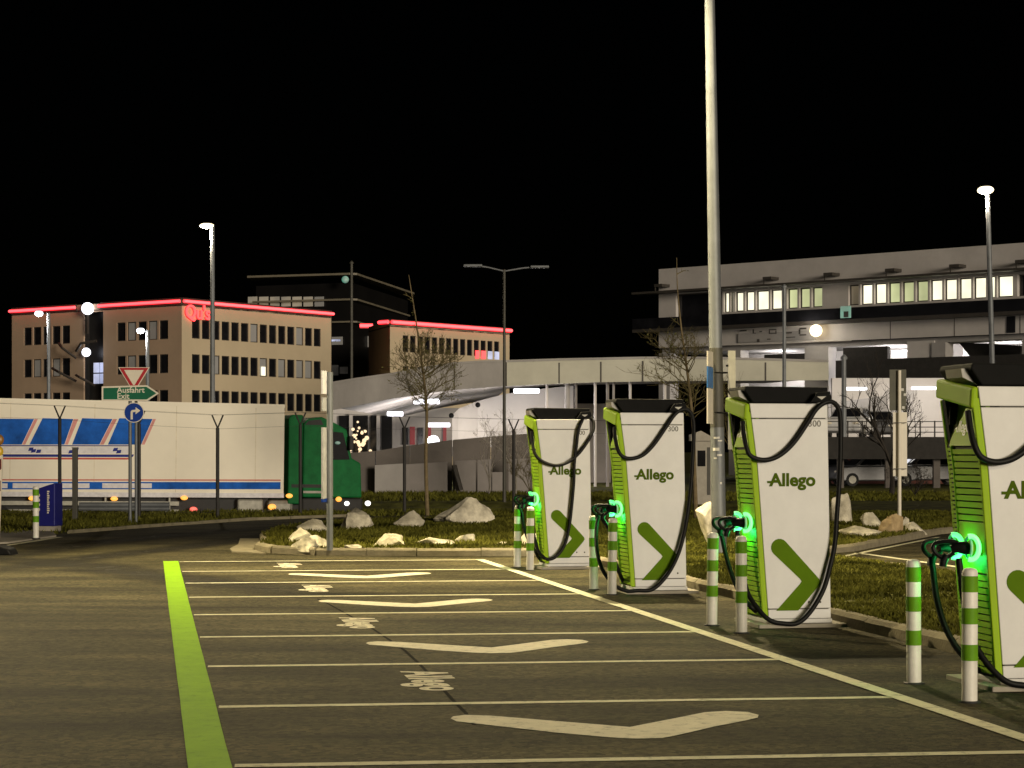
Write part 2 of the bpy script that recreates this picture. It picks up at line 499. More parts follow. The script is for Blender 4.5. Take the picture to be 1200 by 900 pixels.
g1, g2 = G(200, 658), G(246, 900)
gd = (g2 - g1) / (g2.y - g1.y)
ground_strip('green_boundary_line', g1, g1 + gd * (7.5 - g1.y), 0.225, M['green_line'], z=0.008, wob=.015)
b1, b2 = G(562, 656), G(1200, 866)
bd = (b2 - b1) / (b2.y - b1.y)
ground_strip('bay_border_line', b1 + bd * 0.0, b1 + bd * (7.5 - b1.y), 0.13, M['line'], z=0.008, wob=.04)
def left_pt(k):
    Y = F * H * (0.002706 + 0.000626 * k); return g1 + gd * (Y - g1.y)
def right_pt(k):
    Y = F * H * (0.00284 + 0.000628 * k); return b1 + bd * (Y - b1.y)
for k in range(-1, 9):
    p, q = left_pt(k), right_pt(k)
    t = (q - p).normalized()
    ground_strip('bay_line', p + t * 0.13, q - t * 0.02, 0.115, M['line'], z=0.004)

# chevrons (every second bay): one outline on the ground, repeated along the row
STEP = (left_pt(6) - left_pt(0)) / 6
def arc(c, r, a0, a1, n=7):
    return [(c[0] + r * math.cos(R(a0 + (a1 - a0) * i / n)), c[1] + r * math.sin(R(a0 + (a1 - a0) * i / n))) for i in range(n + 1)]
chev_px = [(528, 842.5), (531, 840.2), (545, 838.4), (575, 839.3), (650, 845.5), (738, 852.6), (790, 842.5), (826, 835.3), (850, 833.8), (876, 835.0), (889, 838.5), (888, 841.5), (876, 844.5), (840, 851.5), (790, 863.0), (776, 865.5), (745, 866.3), (715, 864.8), (650, 859.0), (560, 848.8), (535, 846.0)]
chev = [G(x, y) for x, y in chev_px]
cc = sum(chev, Vector()) / len(chev)
cmb = MB()
cmb.add([(p.x - cc.x, p.y - cc.y, 0.0) for p in chev], [tuple(range(len(chev)))])
cme = cmb.mesh('chevron_marking', M['mark'])
for i in range(4):
    q = cc + STEP * (2 * i)
    link('chevron_marking', cme, car_park, (q.x, q.y, 0.004))
# lettering in the bays between
tme = text_mesh('bay_lettering', 'Allego', 0.50, M['mark'], extrude=0.0, offset=0.018, spacing=1.06)
tx = [v.co.x for v in tme.vertices]
tlen = max(tx) - min(tx)
u_dir = Vector((-0.1727, 1, 0)).normalized()
for i in range(4):
    start = G(462, 787.5) + STEP * (2 * i)
    o = link('bay_lettering', tme, car_park)
    place(o, (start.x + 0.06, start.y, 0.0045), -u_dir, Vector((u_dir.y, -u_dir.x, 0)))
    o.scale = (1.31 / tlen, 0.90, 1)
# tar seam across the bays
sp = [G(x, y) for x, y in [(372, 702), (385, 708), (410, 722), (435, 736), (456, 750), (475, 763), (492, 779), (512, 800), (530, 820), (545, 835), (556, 850)]]
for a, b in zip(sp, sp[1:]):
    ground_strip('tar_seam', a, b, 0.026, M['tar'], z=0.003)

# darkened tyre tracks of the lane, fading at their edges
def track_mat():
    m = bpy.data.materials.new('tyre_track'); m.use_nodes = True
    nt = m.node_tree; b = nt.nodes['Principled BSDF']
    b.inputs['Base Color'].default_value = (0.016, 0.014, 0.009, 1); b.inputs['Roughness'].default_value = 0.85; b.inputs['Specular IOR Level'].default_value = 0.2
    uv = nt.nodes.new('ShaderNodeUVMap'); sx = nt.nodes.new('ShaderNodeSeparateXYZ'); nt.links.new(uv.outputs['UV'], sx.inputs['Vector'])
    def mth(op, a, bb=None):
        n = nt.nodes.new('ShaderNodeMath'); n.operation = op
        for i, v in enumerate((a, bb)):
            if v is None: continue
            if isinstance(v, (int, float)): n.inputs[i].default_value = v
            else: nt.links.new(v, n.inputs[i])
        return n.outputs[0]
    v = mth('MULTIPLY', mth('MULTIPLY', sx.outputs['Y'], mth('SUBTRACT', 1.0, sx.outputs['Y'])), 4.0)
    u = mth('MULTIPLY', mth('MULTIPLY', sx.outputs['X'], mth('SUBTRACT', 1.0, sx.outputs['X'])), 4.0)
    u = mth('POWER', u, 0.5)
    tc = nt.nodes.new('ShaderNodeTexCoord'); n = nt.nodes.new('ShaderNodeTexNoise'); n.inputs['Scale'].default_value = 2.2; n.inputs['Detail'].default_value = 8
    nt.links.new(tc.outputs['Object'], n.inputs['Vector'])
    al = mth('MULTIPLY', mth('MULTIPLY', mth('MULTIPLY', v, u), n.outputs['Fac']), 1.45)
    nt.links.new(al, b.inputs['Alpha'])
    return m
TRACK = track_mat()
def track(pxs, w, z):
    pts = smooth_path([G(x, y) for x, y in pxs], 8)
    n = len(pts); vs_ = []; 
    for i, p in enumerate(pts):
        t_ = (pts[min(i + 1, n - 1)] - pts[max(i - 1, 0)]).normalized(); nn = Vector((-t_.y, t_.x, 0)) * w / 2
        vs_ += [(p.x + nn.x, p.y + nn.y, z), (p.x - nn.x, p.y - nn.y, z)]
    b = MB(); b.add(vs_, [(2 * i, 2 * i + 1, 2 * i + 3, 2 * i + 2) for i in range(n - 1)])
    me = bpy.data.meshes.new('tyre_track'); me.from_pydata(b.v, [], b.f); me.materials.append(TRACK)
    ul = me.uv_layers.new()
    for lp in me.loops:
        vi = lp.vertex_index; ul.data[lp.index].uv = ((vi // 2) / (n - 1), float(vi % 2))
    link('tyre_track', me, car_park)
track([(-80, 664), (0, 652), (42, 647), (99, 638), (198, 628), (300, 620), (420, 611)], 1.3, 0.0012)
track([(-80, 676), (60, 660), (136, 650), (226, 640), (300, 630), (350, 622)], 1.1, 0.0016)
track([(-150, 652), (0, 655), (85, 661), (193, 676), (300, 688), (420, 700)], 1.5, 0.0020)

# white edge line near the bin, and bay lines of the lot behind the grass strip
ground_strip('edge_line', G(4, 640), G(70, 629.5), 0.14, M['line'])
ground_strip('edge_line', G(985, 659.5), G(1135, 684), 0.12, M['line'])
ground_strip('edge_line', G(1004, 648), G(1140, 667), 0.13, M['line'])
ground_strip('edge_line', G(984, 653), G(1100, 629.5), 0.10, M['line'])

# ---- grass islands with kerbs
KL0, KD = Vector((3.13, 20.2, 0)), Vector((-0.18, 1, 0))
def kline(Y): return KL0 + KD * (Y - KL0.y)
ISL = [(-4.30, 36.6), (-4.22, 35.0), (-3.85, 33.9), (-3.1, 33.25), (-1.5, 33.05)] + [(kline(33.0).x - .3, 33.0), (kline(32.6).x, 32.6)] + \
      [(kline(Y).x, Y) for Y in (28, 24, 20.2, 15, 10, 5)] + [(10.6, 5), (8.6, 14.0), (5.63, 26.8), (4.75, 30.6), (4.55, 32.6), (4.9, 33.6), (5.6, 34.5), (8.5, 41.7), (11, 45.5), (16, 49), (26, 52.5),
       (26, 54.5), (14, 53.8), (6, 52.6), (0, 50.3), (-3.0, 47.6), (-4.3, 45.2), (-4.75, 42.5), (-4.65, 39.2)]
mb = MB()
gz = 0.105
# top as a fine relief: triangulated fan is enough for colour, mound given by vertices
mb.add([(x, y, gz) for x, y in ISL] + [(x, y, 0.0) for x, y in ISL],
       [tuple(range(len(ISL)))] + [(i, (i + 1) % len(ISL), len(ISL) + (i + 1) % len(ISL), len(ISL) + i) for i in range(len(ISL))])
struct(mb.build('grass_island', M['grass_soil']))

def kerb_run(pts, name='kerb', closed=False, L=1.0, w=0.13, h=0.125, inset=-0.02):
    """kerb stones one by one along a path"""
    root = struct(bpy.data.objects.new(name, None)); C.objects.link(root)
    pts = [Vector((p[0], p[1], 0)) for p in pts]
    cache = {}
    for a, b in zip(pts, pts[1:]):
        d = (b - a); n = max(1, round(d.length / L)); seg = d.length / n
        key = round(seg, 3)
        if key not in cache:
            s = MB()
            prof = [(-w / 2, -0.03), (w / 2, -0.03), (w / 2, h), (-w / 2 + 0.035, h), (-w / 2, h - 0.035)]
            s.prism(prof, 0.006, seg - 0.006, 'xz')
            cache[key] = s.mesh('kerb_stone', M['kerb'])
        ang = math.atan2(d.y, d.x) - math.pi / 2
        for i in range(n):
            o = link('kerb_stone', cache[key], root)
            q = a + d * (i / n)
            o.location = (q.x, q.y, random.uniform(-0.006, 0.004))
            o.rotation_euler = (random.uniform(-.004, .004), 0, ang + random.uniform(-.008, .008))
    return root
# order matters: the low, road side is on the left of the walking direction
row_kerb = [(kline(Y).x - 0.02, Y) for Y in (5, 10, 15, 20.2, 24, 28, 32.6)] + [(kline(33.0).x - .3, 32.98), (-1.5, 33.02), (-3.1, 33.22), (-3.85, 33.87), (-4.24, 34.98), (-4.32, 36.6), (-4.67, 39.2), (-4.77, 42.5), (-4.32, 45.2), (-3.0, 47.65), (0, 50.35)]
kerb_run(row_kerb, 'kerb')
kerb_run([(5.6, 34.5), (8.5, 41.7), (11, 45.5), (16, 49)][::-1], 'kerb')
kerb_run([(10.6, 5), (8.6, 14.0), (5.63, 26.8), (4.75, 30.6), (4.55, 32.6), (4.9, 33.6), (5.6, 34.5)][::-1], 'kerb')
# flat gutter slabs round the nose of the island
gut = MB()
nose_o = [(-4.55, 34.0), (-4.75, 35.2), (-4.82, 36.8), (-5.1, 39.2)]
nose_i = [(-3.95, 33.55), (-4.33, 34.9), (-4.40, 36.6), (-4.74, 39.2)]
for (a, b, c, d) in zip(nose_o, nose_o[1:], nose_i[1:], nose_i):
    s = MB(); s.prism([a, b, c, d], -0.01, 0.022, 'xy')
    struct(s.build('gutter_slab', M['kerb'], bevel=0.006))

# concrete pad of the bin at the lane's edge
s = MB(); s.prism([G(-60, 640)[:2], G(10, 637)[:2], G(66, 629)[:2], G(60, 622)[:2], G(-60, 626)[:2]], -0.02, 0.03, 'xy')
struct(s.build('pavement', M['concrete']))

# low kerb of the far verge along the lane
kerb_run([(-3.96, 53.05), (-6.2, 50.05), (-7.6, 46.35), (-8.9, 42.1)][::-1], 'kerb', L=1.2, h=0.07)

# ---- grass blades
def blades(name, poly, n, hmin, hmax, z0, ymin=-99, ymax=999, xmin=-99, xmax=99, seed=1, near_bias=0.0):
    rg = np.random.default_rng(seed)
    px = np.array([p[0] for p in poly]); py = np.array([p[1] for p in poly])
    X = []; Yv = []
    tot = 0
    while tot < n:
        x = rg.uniform(max(px.min(), xmin), min(px.max(), xmax), n); y = rg.uniform(max(py.min(), ymin), min(py.max(), ymax), n)
        k = in_poly(x, y, poly)
        # patchiness
        x, y = x[k], y[k]
        pat = np.sin(x * 2.1 + np.sin(y * 1.3) * 2) * np.sin(y * 1.7 + np.sin(x * 0.9) * 2)
        k2 = rg.uniform(-1.3, 1.0, x.size) < pat
        x, y = x[k2], y[k2]
        X.append(x); Yv.append(y); tot += x.size
    x = np.concatenate(X)[:n]; y = np.concatenate(Yv)[:n]
    h = rg.uniform(hmin, hmax, n); a = rg.uniform(0, 2 * np.pi, n); w = rg.uniform(0.006, 0.014, n) * (1 + y / 25)
    lx = rg.normal(0, 0.5, n) * h; ly = rg.normal(0, 0.5, n) * h
    v = np.zeros((n, 3, 3))
    v[:, 0] = np.stack([x - np.cos(a) * w, y - np.sin(a) * w, np.full(n, z0)], 1)
    v[:, 1] = np.stack([x + np.cos(a) * w, y + np.sin(a) * w, np.full(n, z0)], 1)
    v[:, 2] = np.stack([x + lx, y + ly, z0 + h], 1)
    me = bpy.data.meshes.new(name)
    me.vertices.add(3 * n); me.vertices.foreach_set('co', v.reshape(-1))
    me.loops.add(3 * n); me.loops.foreach_set('vertex_index', np.arange(3 * n, dtype=np.int32))
    me.polygons.add(n); me.polygons.foreach_set('loop_start', np.arange(0, 3 * n, 3, dtype=np.int32))
    me.update(calc_edges=True)
    me.materials.append(M['grass'])
    o = link(name, me)
    o['kind'] = 'stuff'
    return o
tag(blades('grass', ISL, 100000, 0.02, 0.065, gz - 0.005, ymin=9, ymax=34, seed=2), 'short mottled turf on the strip behind the row of chargers', 'grass')
tag(blades('grass', ISL, 75000, 0.03, 0.10, gz - 0.005, ymin=34, ymax=54, seed=3), 'rough turf round the boulders on the traffic island', 'grass')
VERGE = [(-13, 40), (-9.2, 42), (-7.7, 46.6), (-6.3, 50.3), (-3.9, 53.4), (0, 55.3), (8, 56.2), (8, 57.6), (-25, 57.6), (-25, 40)]
tag(blades('grass', VERGE, 40000, 0.04, 0.14, -0.03, seed=4), 'rough grass on the verge below the wire fence', 'grass')
FARV = [(-12, 70.5), (30, 70.5), (30, 84), (-12, 84)]
tag(blades('grass', FARV, 25000, 0.06, 0.18, -0.03, seed=5), 'dark grass along the foot of the concrete ramp wall', 'grass')

# ================================================================== THINGS
# ---- charging stations
TH = math.atan(0.18)
WID = 0.64
XF = [(0.05, 0.0), (1.08, -0.078), (1.52, -0.112), (2.10, -0.188)]
def xf(z):
    for (z0, x0), (z1, x1) in zip(XF, XF[1:]):
        if z <= z1: return x0 + (x1 - x0) * (z - z0) / (z1 - z0)
    return XF[-1][1]
def xb(z): return 0.635 - 0.035 * z / 2.1
def side_poly(z0, z1, fin=0.026, bin_=0.0):
    zs = [z0] + [z for z, _ in XF if z0 < z < z1] + [z1]
    return [(xf(z) + fin, z) for z in zs] + [(xb(z) - bin_, z) for z in reversed(zs)]
# outline of the small arrow on the flank, in metres of the flank
def px3(x, y): return ((x - 900) / 125.0, (738 - y) / 125.0)

SHARED = {}
def shared(key, fn):
    if key not in SHARED: SHARED[key] = fn()
    return SHARED[key]

CAB_A = {
 3: dict(near=[(873, 497, .05), (872.5, 512, .0), (874, 527, -.05), (879, 537, -.06), (892, 541.6, -.06), (906, 540, -.06), (920, 532, -.06), (934, 518, -.06), (948, 498, -.06), (958, 483, -.06), (968, 475, -.06), (978, 473.5, -.05),
        (986, 480, -.04), (989, 495, -.04), (988.5, 540, -.05), (986, 580, -.06), (984, 605, -.06), (981, 640, -.07), (975, 666, -.08), (966, 694, -.09), (950, 719, -.10), (934, 732, -.11), (916, 735, -.12), (899, 728, -.12), (886, 713, -.05), (878, 694, .05), (874, 660, .15), (871, 625, .17)],
        far=[(866, 618, .47), (862, 632, .46), (865, 650, .43), (869, 670, .38), (874, 690, .30), (880, 705, .22), (890, 718, .14)]),
 1: dict(near=[(873, 497, .05), (872.5, 515, .0), (876, 536, -.06), (889, 549, -.07), (912, 556, -.07), (934, 551, -.07), (952, 537, -.07), (968, 517, -.06), (980, 497, -.03), (983, 480, .03), (976, 471, .06), (966, 470, .0),
        (960, 478, -.06), (953, 495, -.07), (950, 520, -.07), (946, 552, -.07), (945, 585, -.07), (942, 620, -.07), (938, 655, -.07), (931, 688, -.08), (920, 708, -.09), (906, 719, -.10), (892, 718, -.10), (882, 705, -.04), (877, 680, .05), (873, 650, .14), (871, 625, .17)],
        far=[(866, 618, .47), (864, 640, .45), (867, 665, .40), (873, 688, .32), (881, 704, .22)]),
 2: dict(near=[(873, 497, .05), (872.5, 512, .0), (875, 529, -.05), (882, 539, -.06), (895, 542, -.06), (912, 537, -.06), (928, 522, -.06), (944, 500, -.06), (958, 480, -.06), (968, 472, -.06), (978, 471, -.05),
        (986, 479, -.04), (989, 497, -.04), (987, 540, -.05), (984, 580, -.06), (979, 620, -.07), (972, 655, -.08), (962, 685, -.09), (946, 712, -.10), (925, 731, -.11), (903, 737, -.12), (884, 733, -.13), (866, 722, -.10), (854, 702, .02), (850, 676, .15), (853, 648, .30), (860, 626, .42), (866, 617, .47)],
        far=[(871, 625, .17), (870, 650, .17), (874, 680, .16), (882, 705, .15)]),
 4: dict(near=[(873, 497, .05), (872.5, 512, .0), (874, 527, -.05), (880, 537, -.06), (893, 541, -.06), (908, 538, -.06), (922, 529, -.06), (936, 516, -.06), (950, 498, -.06), (959, 483, -.06), (968, 475, -.06), (978, 473.5, -.05),
        (986, 480, -.04), (989, 495, -.04), (988.5, 540, -.05), (986, 580, -.06), (984, 605, -.06), (981, 640, -.07), (974, 668, -.08), (964, 696, -.09), (948, 721, -.10), (932, 733, -.11), (914, 736, -.12), (898, 728, -.10), (884, 711, -.02), (877, 690, .07), (874, 660, .15), (871, 625, .17)],
        far=[(864, 618, .47), (861, 634, .46), (863, 660, .43), (868, 685, .38), (876, 705, .30), (888, 722, .2)]),
}

def charger(idx, bx, by, label):
    t = thing('charging_station', label, 'charging station', (bx, by, 0.0), TH, 'fast charging stations beside the bays')
    # plinth
    s = MB(); s.box(-0.10, 0.76, -0.10, WID + 0.10, -0.02, 0.035)
    link('plinth', shared('plinth', lambda: s.mesh('plinth', M['concrete'])), t, bevel=0.008)
    s = MB(); s.box(0.0, 0.645, -0.004, WID + 0.004, 0.036, 0.075)
    link('base_frame', shared('basef', lambda: s.mesh('base_frame', M['cwhite'])), t, bevel=0.004)
    # dark inner body that shows in the joints
    def core():
        s = MB(); s.prism([(xf(.06) + .045, .06), (xf(1.66) + .045, 1.66), (xf(2.02) + .20, 2.02), (xf(2.02) + .05, 2.03), (xf(2.07) + .05, 2.07), (xb(2.07) - .02, 2.07), (xb(.06) - .02, .06)], 0.016, WID - 0.016); return s.mesh('inner_body', M['cseam'])
    link('inner_body', shared('core', core), t)
    # white flanks in three pieces each, with open joints
    for (nm, z0, z1) in (('skirt_panel', 0.078, 0.166), ('flank_panel', 0.174, 1.955), ('upper_panel', 1.963, 2.10)):
        def fl(z0=z0, z1=z1, nm=nm):
            s = MB(); s.prism(side_poly(z0, z1), 0.0, 0.026); return s.mesh(nm, M['cwhite'])
        me = shared(nm, fl)
        link(nm, me, t, bevel=0.006)
        link(nm, me, t, loc=(0, WID - 0.026, 0), bevel=0.006)
    def backp():
        s = MB(); s.hexa([(xb(.08) - .012, .03, .08), (xb(.08) + .006, .03, .08), (xb(.08) + .006, WID - .03, .08), (xb(.08) - .012, WID - .03, .08),
                          (xb(2.09) - .012, .03, 2.09), (xb(2.09) + .006, .03, 2.09), (xb(2.09) + .006, WID - .03, 2.09), (xb(2.09) - .012, WID - .03, 2.09)])
        return s.mesh('back_panel', M['cwhite'])
    link('back_panel', shared('backp', backp), t)
    # green front: stiles, middle plate, slats
    def stile(y0, y1, z0=0.08, z1=2.02, d0=-0.03, d1=0.024):
        def fn():
            s = MB()
            zs = [z0] + [z for z, _ in XF if z0 < z < z1] + [z1]
            s.prism([(xf(z) + d0, z) for z in zs] + [(xf(z) + d1, z) for z in reversed(zs)], y0, y1)
            return s.mesh('front_stile', M['cgreen'])
        return fn
    link('front_stile', shared('stile_n', stile(0.001, 0.035)), t, bevel=0.008)
    link('front_stile', shared('stile_f', stile(WID - 0.040, WID - 0.001, d0=-0.012)), t, bevel=0.008)
    link('front_stile', shared('stile_m', stile(WID - 0.150, WID - 0.130, z1=1.69)), t, bevel=0.004)
    def vent():
        s = MB()
        zs = [0.09, 1.08, 1.52, 1.70]
        s.prism([(xf(z) - 0.006, z) for z in zs] + [(xf(z) + 0.012, z) for z in reversed(zs)], 0.036, WID - 0.041)
        return s.mesh('vent_backing', M['cdark'])
    link('vent_backing', shared('vent', vent), t)
    def plate():
        s = MB()
        zs = [0.80, 1.08, 1.155]
        s.prism([(xf(z) - 0.024, z) for z in zs] + [(xf(z) + 0.002, z) for z in reversed(zs)], 0.036, WID - 0.151)
        return s.mesh('holster_plate', M['cgreen'])
    link('holster_plate', shared('plate', plate), t, bevel=0.005)
    def slat():
        s = MB(); s.hexa([(-0.024, 0.037, 0), (0.010, 0.037, 0), (0.010, WID - 0.151, 0), (-0.024, WID - 0.151, 0), (-0.028, 0.037, 0.036), (0.0, 0.037, 0.036), (0.0, WID - 0.151, 0.036), (-0.028, WID - 0.151, 0.036)])
        return s.mesh('slat', M['cgreen'])
    sm = shared('slat', slat)
    for z in np.arange(1.165, 1.67, 0.0465):
        link('slat', sm, t, loc=(xf(z), 0, z))
    for z in np.arange(0.10, 0.77, 0.0465):
        link('slat', sm, t, loc=(xf(z), 0, z))
    def ribs():
        s = MB()
        for z in np.arange(0.12, 1.66, 0.032):
            s.box(xf(z) - 0.018, xf(z) + 0.002, WID - 0.129, WID - 0.041, z, z + 0.02)
        return s.mesh('corner_rib', M['cgreen'])
    rb = link('corner_rib', shared('ribs', ribs), t); rb['kind'] = 'stuff'
    # screen pocket
    def pocket():
        s = MB()
        s.hexa([(xf(1.69) - .020, .036, 1.69), (xf(1.69) + .01, .036, 1.69), (xf(1.69) + .01, WID - .10, 1.69), (xf(1.69) - .020, WID - .10, 1.69),
                (xf(2.02) + .10, .036, 2.02), (xf(2.02) + .13, .036, 2.02), (xf(2.02) + .13, WID - .10, 2.02), (xf(2.02) + .10, WID - .10, 2.02)])
        return s.mesh('pocket_panel', M['cgreen'])
    pk = link('pocket_panel', shared('pocket', pocket), t)
    lt = text_mesh('pocket_lettering', 'Allego', 0.115, M['logo_white'], extrude=0.001, offset=0.002) if 'plt' not in SHARED else SHARED['plt']
    SHARED['plt'] = lt
    lo = link('pocket_lettering', lt, pk)
    up = Vector((xf(2.02) + .10 - (xf(1.69) - .02), 0, .33)).normalized()
    base = Vector((xf(1.69) - .02, 0, 1.69)) + up * 0.10
    nrm = Vector((-up.z, 0, up.x))
    place(lo, (base.x + nrm.x * .003, WID - .12, base.z + nrm.z * .003), (0, -1, 0), up)
    def pw():
        s = MB(); s.prism([(xf(1.70) - .002, 1.70), (xf(2.02) - .008, 2.02), (xf(2.02) + .17, 2.02), (xf(1.70) + .01, 1.70)], WID - .099, WID - .041)
        return s.mesh('pocket_wall', M['black'])
    link('pocket_wall', shared('pw', pw), t)
    def scr():
        s = MB(); s.box(xf(1.9) - .0, xf(1.9) + .06, WID - .13, WID - .10, 1.84, 1.97); return s.mesh('card_reader', M['black'])
    link('card_reader', shared('scr', scr), t, bevel=0.006)
    # hood over the pocket
    def hood():
        s = MB(); x = xf(2.06)
        s.hexa([(x - .034, .0, 1.945), (x + .024, .0, 1.945), (x + .024, WID, 2.035), (x - .040, WID, 2.035),
                (x - .026, .0, 2.090), (x + .024, .0, 2.098), (x + .030, WID, 2.175), (x - .034, WID, 2.17)])
        return s.mesh('hood', M['cgreen'])
    link('hood', shared('hood', hood), t, bevel=0.018)
    # black top with cable arms
    def cap():
        s = MB(); s.prism([(-.12, 2.105), (.50, 2.105), (.60, 2.13), (.615, 2.255), (-.19, 2.262), (-.205, 2.225)], .03, WID - .03)
        return s.mesh('top_cap', M['black'])
    link('top_cap', shared('cap', cap), t, bevel=0.012)
    def capend():
        s = MB(); s.prism([(-.15, 2.135), (-.125, 2.112), (-.17, 2.135), (-.235, 2.165), (-.245, 2.225), (-.207, 2.225)], .10, WID - .25)
        return s.mesh('cap_visor', M['steel_grey'])
    link('cap_visor', shared('capend', capend), t)
    for yy in (-.075, WID + .015):
        def arm():
            s = MB(); s.prism([(.40, 2.105), (.46, 2.112), (.585, 2.112), (.62, 2.15), (.60, 2.215), (.47, 2.20)], 0, .06)
            return s.mesh('cable_arm', M['black'])
        link('cable_arm', shared('arm', arm), t, loc=(0, yy, 0), bevel=0.006)
        def tri():
            s = MB(); s.prism([(.47, 2.165), (.56, 2.168), (.515, 2.135)], -.004, .0); return s.mesh('cable_clip', M['steel_grey'])
        link('cable_clip', shared('tri', tri), t, loc=(0, yy - .0015, 0))
    # lettering and arrow on both flanks
    lm = SHARED.get('lm') or text_mesh('logo_lettering', 'Allego', 0.165, M['logo'], extrude=0.001, offset=0.0062, spacing=1.02)
    SHARED['lm'] = lm
    w = max(v.co.x for v in lm.vertices) - min(v.co.x for v in lm.vertices)
    o = link('logo_lettering', lm, t); place(o, (0.035, -0.0028, (738 - 572) / 125), (1, 0, 0), (0, 0, 1)); o.scale = (0.455 / w, 1, 1)
    o2 = link('logo_lettering', lm, t); place(o2, (0.48, WID + 0.0028, (738 - 572) / 125), (-1, 0, 0), (0, 0, 1)); o2.scale = (0.455 / w, 1, 1)
    def bar():
        s = MB(); s.box(0, 0.052, -.0016, .0004, 0, 0.021); return s.mesh('logo_tail', M['logo'])
    link('logo_tail', shared('tail', bar), t, loc=(0.008, -0.0028, (738 - 569.0) / 125))
    def arrow():
        top = [px3(909, 651.5)]
        c = px3(916, 644.5)
        pts = arc(c, 0.082, 228, 42, 10)
        pts += [px3(962, 679), px3(965, 682.5), px3(966.3, 686), px3(964, 690), px3(939, 718.7), px3(912, 718.7), px3(941, 687.5), px3(943, 684.5), px3(941, 681.5)]
        s = MB(); s.prism(pts, -.001, .001); return s.mesh('logo_arrow', M['logo2'])
    am = shared('arrow', arrow)
    link('logo_arrow', am, t, loc=(0, -0.0028, 0))
    o = link('logo_arrow', am, t, loc=(0.52, WID + 0.0028, 0)); o.rotation_euler = (0, 0, math.pi)
    nm = SHARED.get('num') or text_mesh('power_number', '300', 0.085, M['digit'], extrude=0.001, offset=0.001); SHARED['num'] = nm
    o = link('power_number', nm, t); place(o, (px3(951, 0)[0], -0.0028, (738 - 502.5) / 125), (1, 0, 0), (0, 0, 1))
    for k, xx in enumerate((952, 966)):
        def bolt():
            s = MB(); s.lathe([(0.011, 0), (0.009, 0.005)], 8); return s.mesh('bolt', M['cseam'])
        o = link('bolt', shared('bolt', bolt), t, loc=(px3(xx, 0)[0], -0.001, (738 - 709) / 125)); o.rotation_euler = (R(90), 0, 0)
    # holsters, light rings, plugs
    zc = 0.99
    for yy, far in ((0.15, False), (0.45, True)):
        x0 = xf(zc) - 0.02
        def hol():
            s = MB(); s.tube([(0.03, 0, 0), (-0.05, 0, 0.0), (-0.075, 0, 0.0)], [0.062, 0.062, 0.05], 14); return s.mesh('holster', M['cgreen'])
        hs = link('holster', shared('hol', hol), t, loc=(x0, yy, zc - 0.01), bevel=0.004)
        def led():
            pts = []
            for i in range(15):
                a = R(108 - 216 * i / 14)
                pts.append((-0.085 + 0.052 * math.cos(a), -0.055 - 0.022 * math.cos(a), 0.082 * math.sin(a)))
            s = MB(); s.tube(pts, 0.018, 8); return s.mesh('light_ring', M['led_core'])
        link('light_ring', shared('led', led), hs)
        def led2():
            pts = [(-0.075, 0.01 + 0.06 * math.cos(R(a)), 0.075 * math.sin(R(a))) for a in range(0, 360, 24)]
            s = MB(); s.tube(pts, 0.010, 6, closed=True); return s.mesh('light_ring', M['led'])
        link('light_ring', shared('led2', led2), hs)
        # plug with its loop handle
        def plug():
            s = MB()
            s.tube([(-0.06, 0, 0.0), (-0.10, 0, 0.0), (-0.15, 0, 0.005), (-0.19, 0, -0.01)], [0.045, 0.048, 0.040, 0.03], 12)
            ring = smooth_path([(-0.14, 0, 0.03), (-0.20, 0, 0.045), (-0.29, 0, 0.035), (-0.315, 0, 0.0), (-0.29, 0, -0.045), (-0.235, 0, -0.07), (-0.17, 0, -0.035)], 4)
            s.tube(ring, 0.017, 8)
            s.tube([(-0.22, 0, -0.05), (-0.245, 0, -0.09), (-0.25, 0, -0.13)], [0.022, 0.030, 0.026], 10)
            return s.mesh('plug', M['rubber'], True)
        pl = link('plug', shared('plug', plug), t, loc=(x0, yy, zc - 0.015))
        pl.rotation_euler = (0, 0, R(8 if far else -25))
        if far: lamp_light(t, (x0 - 0.07, 0.29, zc - 0.10), 4.2, (0.03, 1.0, 0.22), radius=0.05)
    # cables
    cv = CAB_A[idx]
    def loc(p):
        x, z = px3(p[0], p[1]); return (x, p[2], max(0.045, z))
    s = MB(); s.tube(smooth_path([loc(p) for p in cv['near']], 6), 0.0225, 10)
    s.build('cable', M['rubber'], t, smooth=True)
    fp = [loc(p) for p in cv['far']]
    fp[0] = (xf(zc) - 0.02 - 0.25, 0.45, zc - 0.13) if fp[0][1] > .3 else (xf(zc) - .02 - .22, .15 + .1, zc - .13)
    end = fp[-1]
    fp += [(end[0] + .15, WID * .75, .10), (.2, WID + .06, .06), (.5, WID + .08, .25), (.66, WID + .07, 1.0), (.68, WID + .05, 1.9), (.62, WID + .05, 2.14), (.5, WID + .05, 2.15)]
    s = MB(); s.tube(smooth_path(fp, 6), 0.0225, 10)
    s.build('cable', M['rubber'], t, smooth=True)
    return t

charger(1, 0.50, 29.3, 'white charging station with its cable hanging across the green lettering')
charger(2, 1.41, 24.25, 'white charging station whose cable loops outward round a striped bollard')
charger(3, 2.384, 19.6, 'white charging station directly in front of the tall grey lamp post')
charger(4, 3.375, 14.45, 'white charging station with white lettering visible in its green screen pocket')

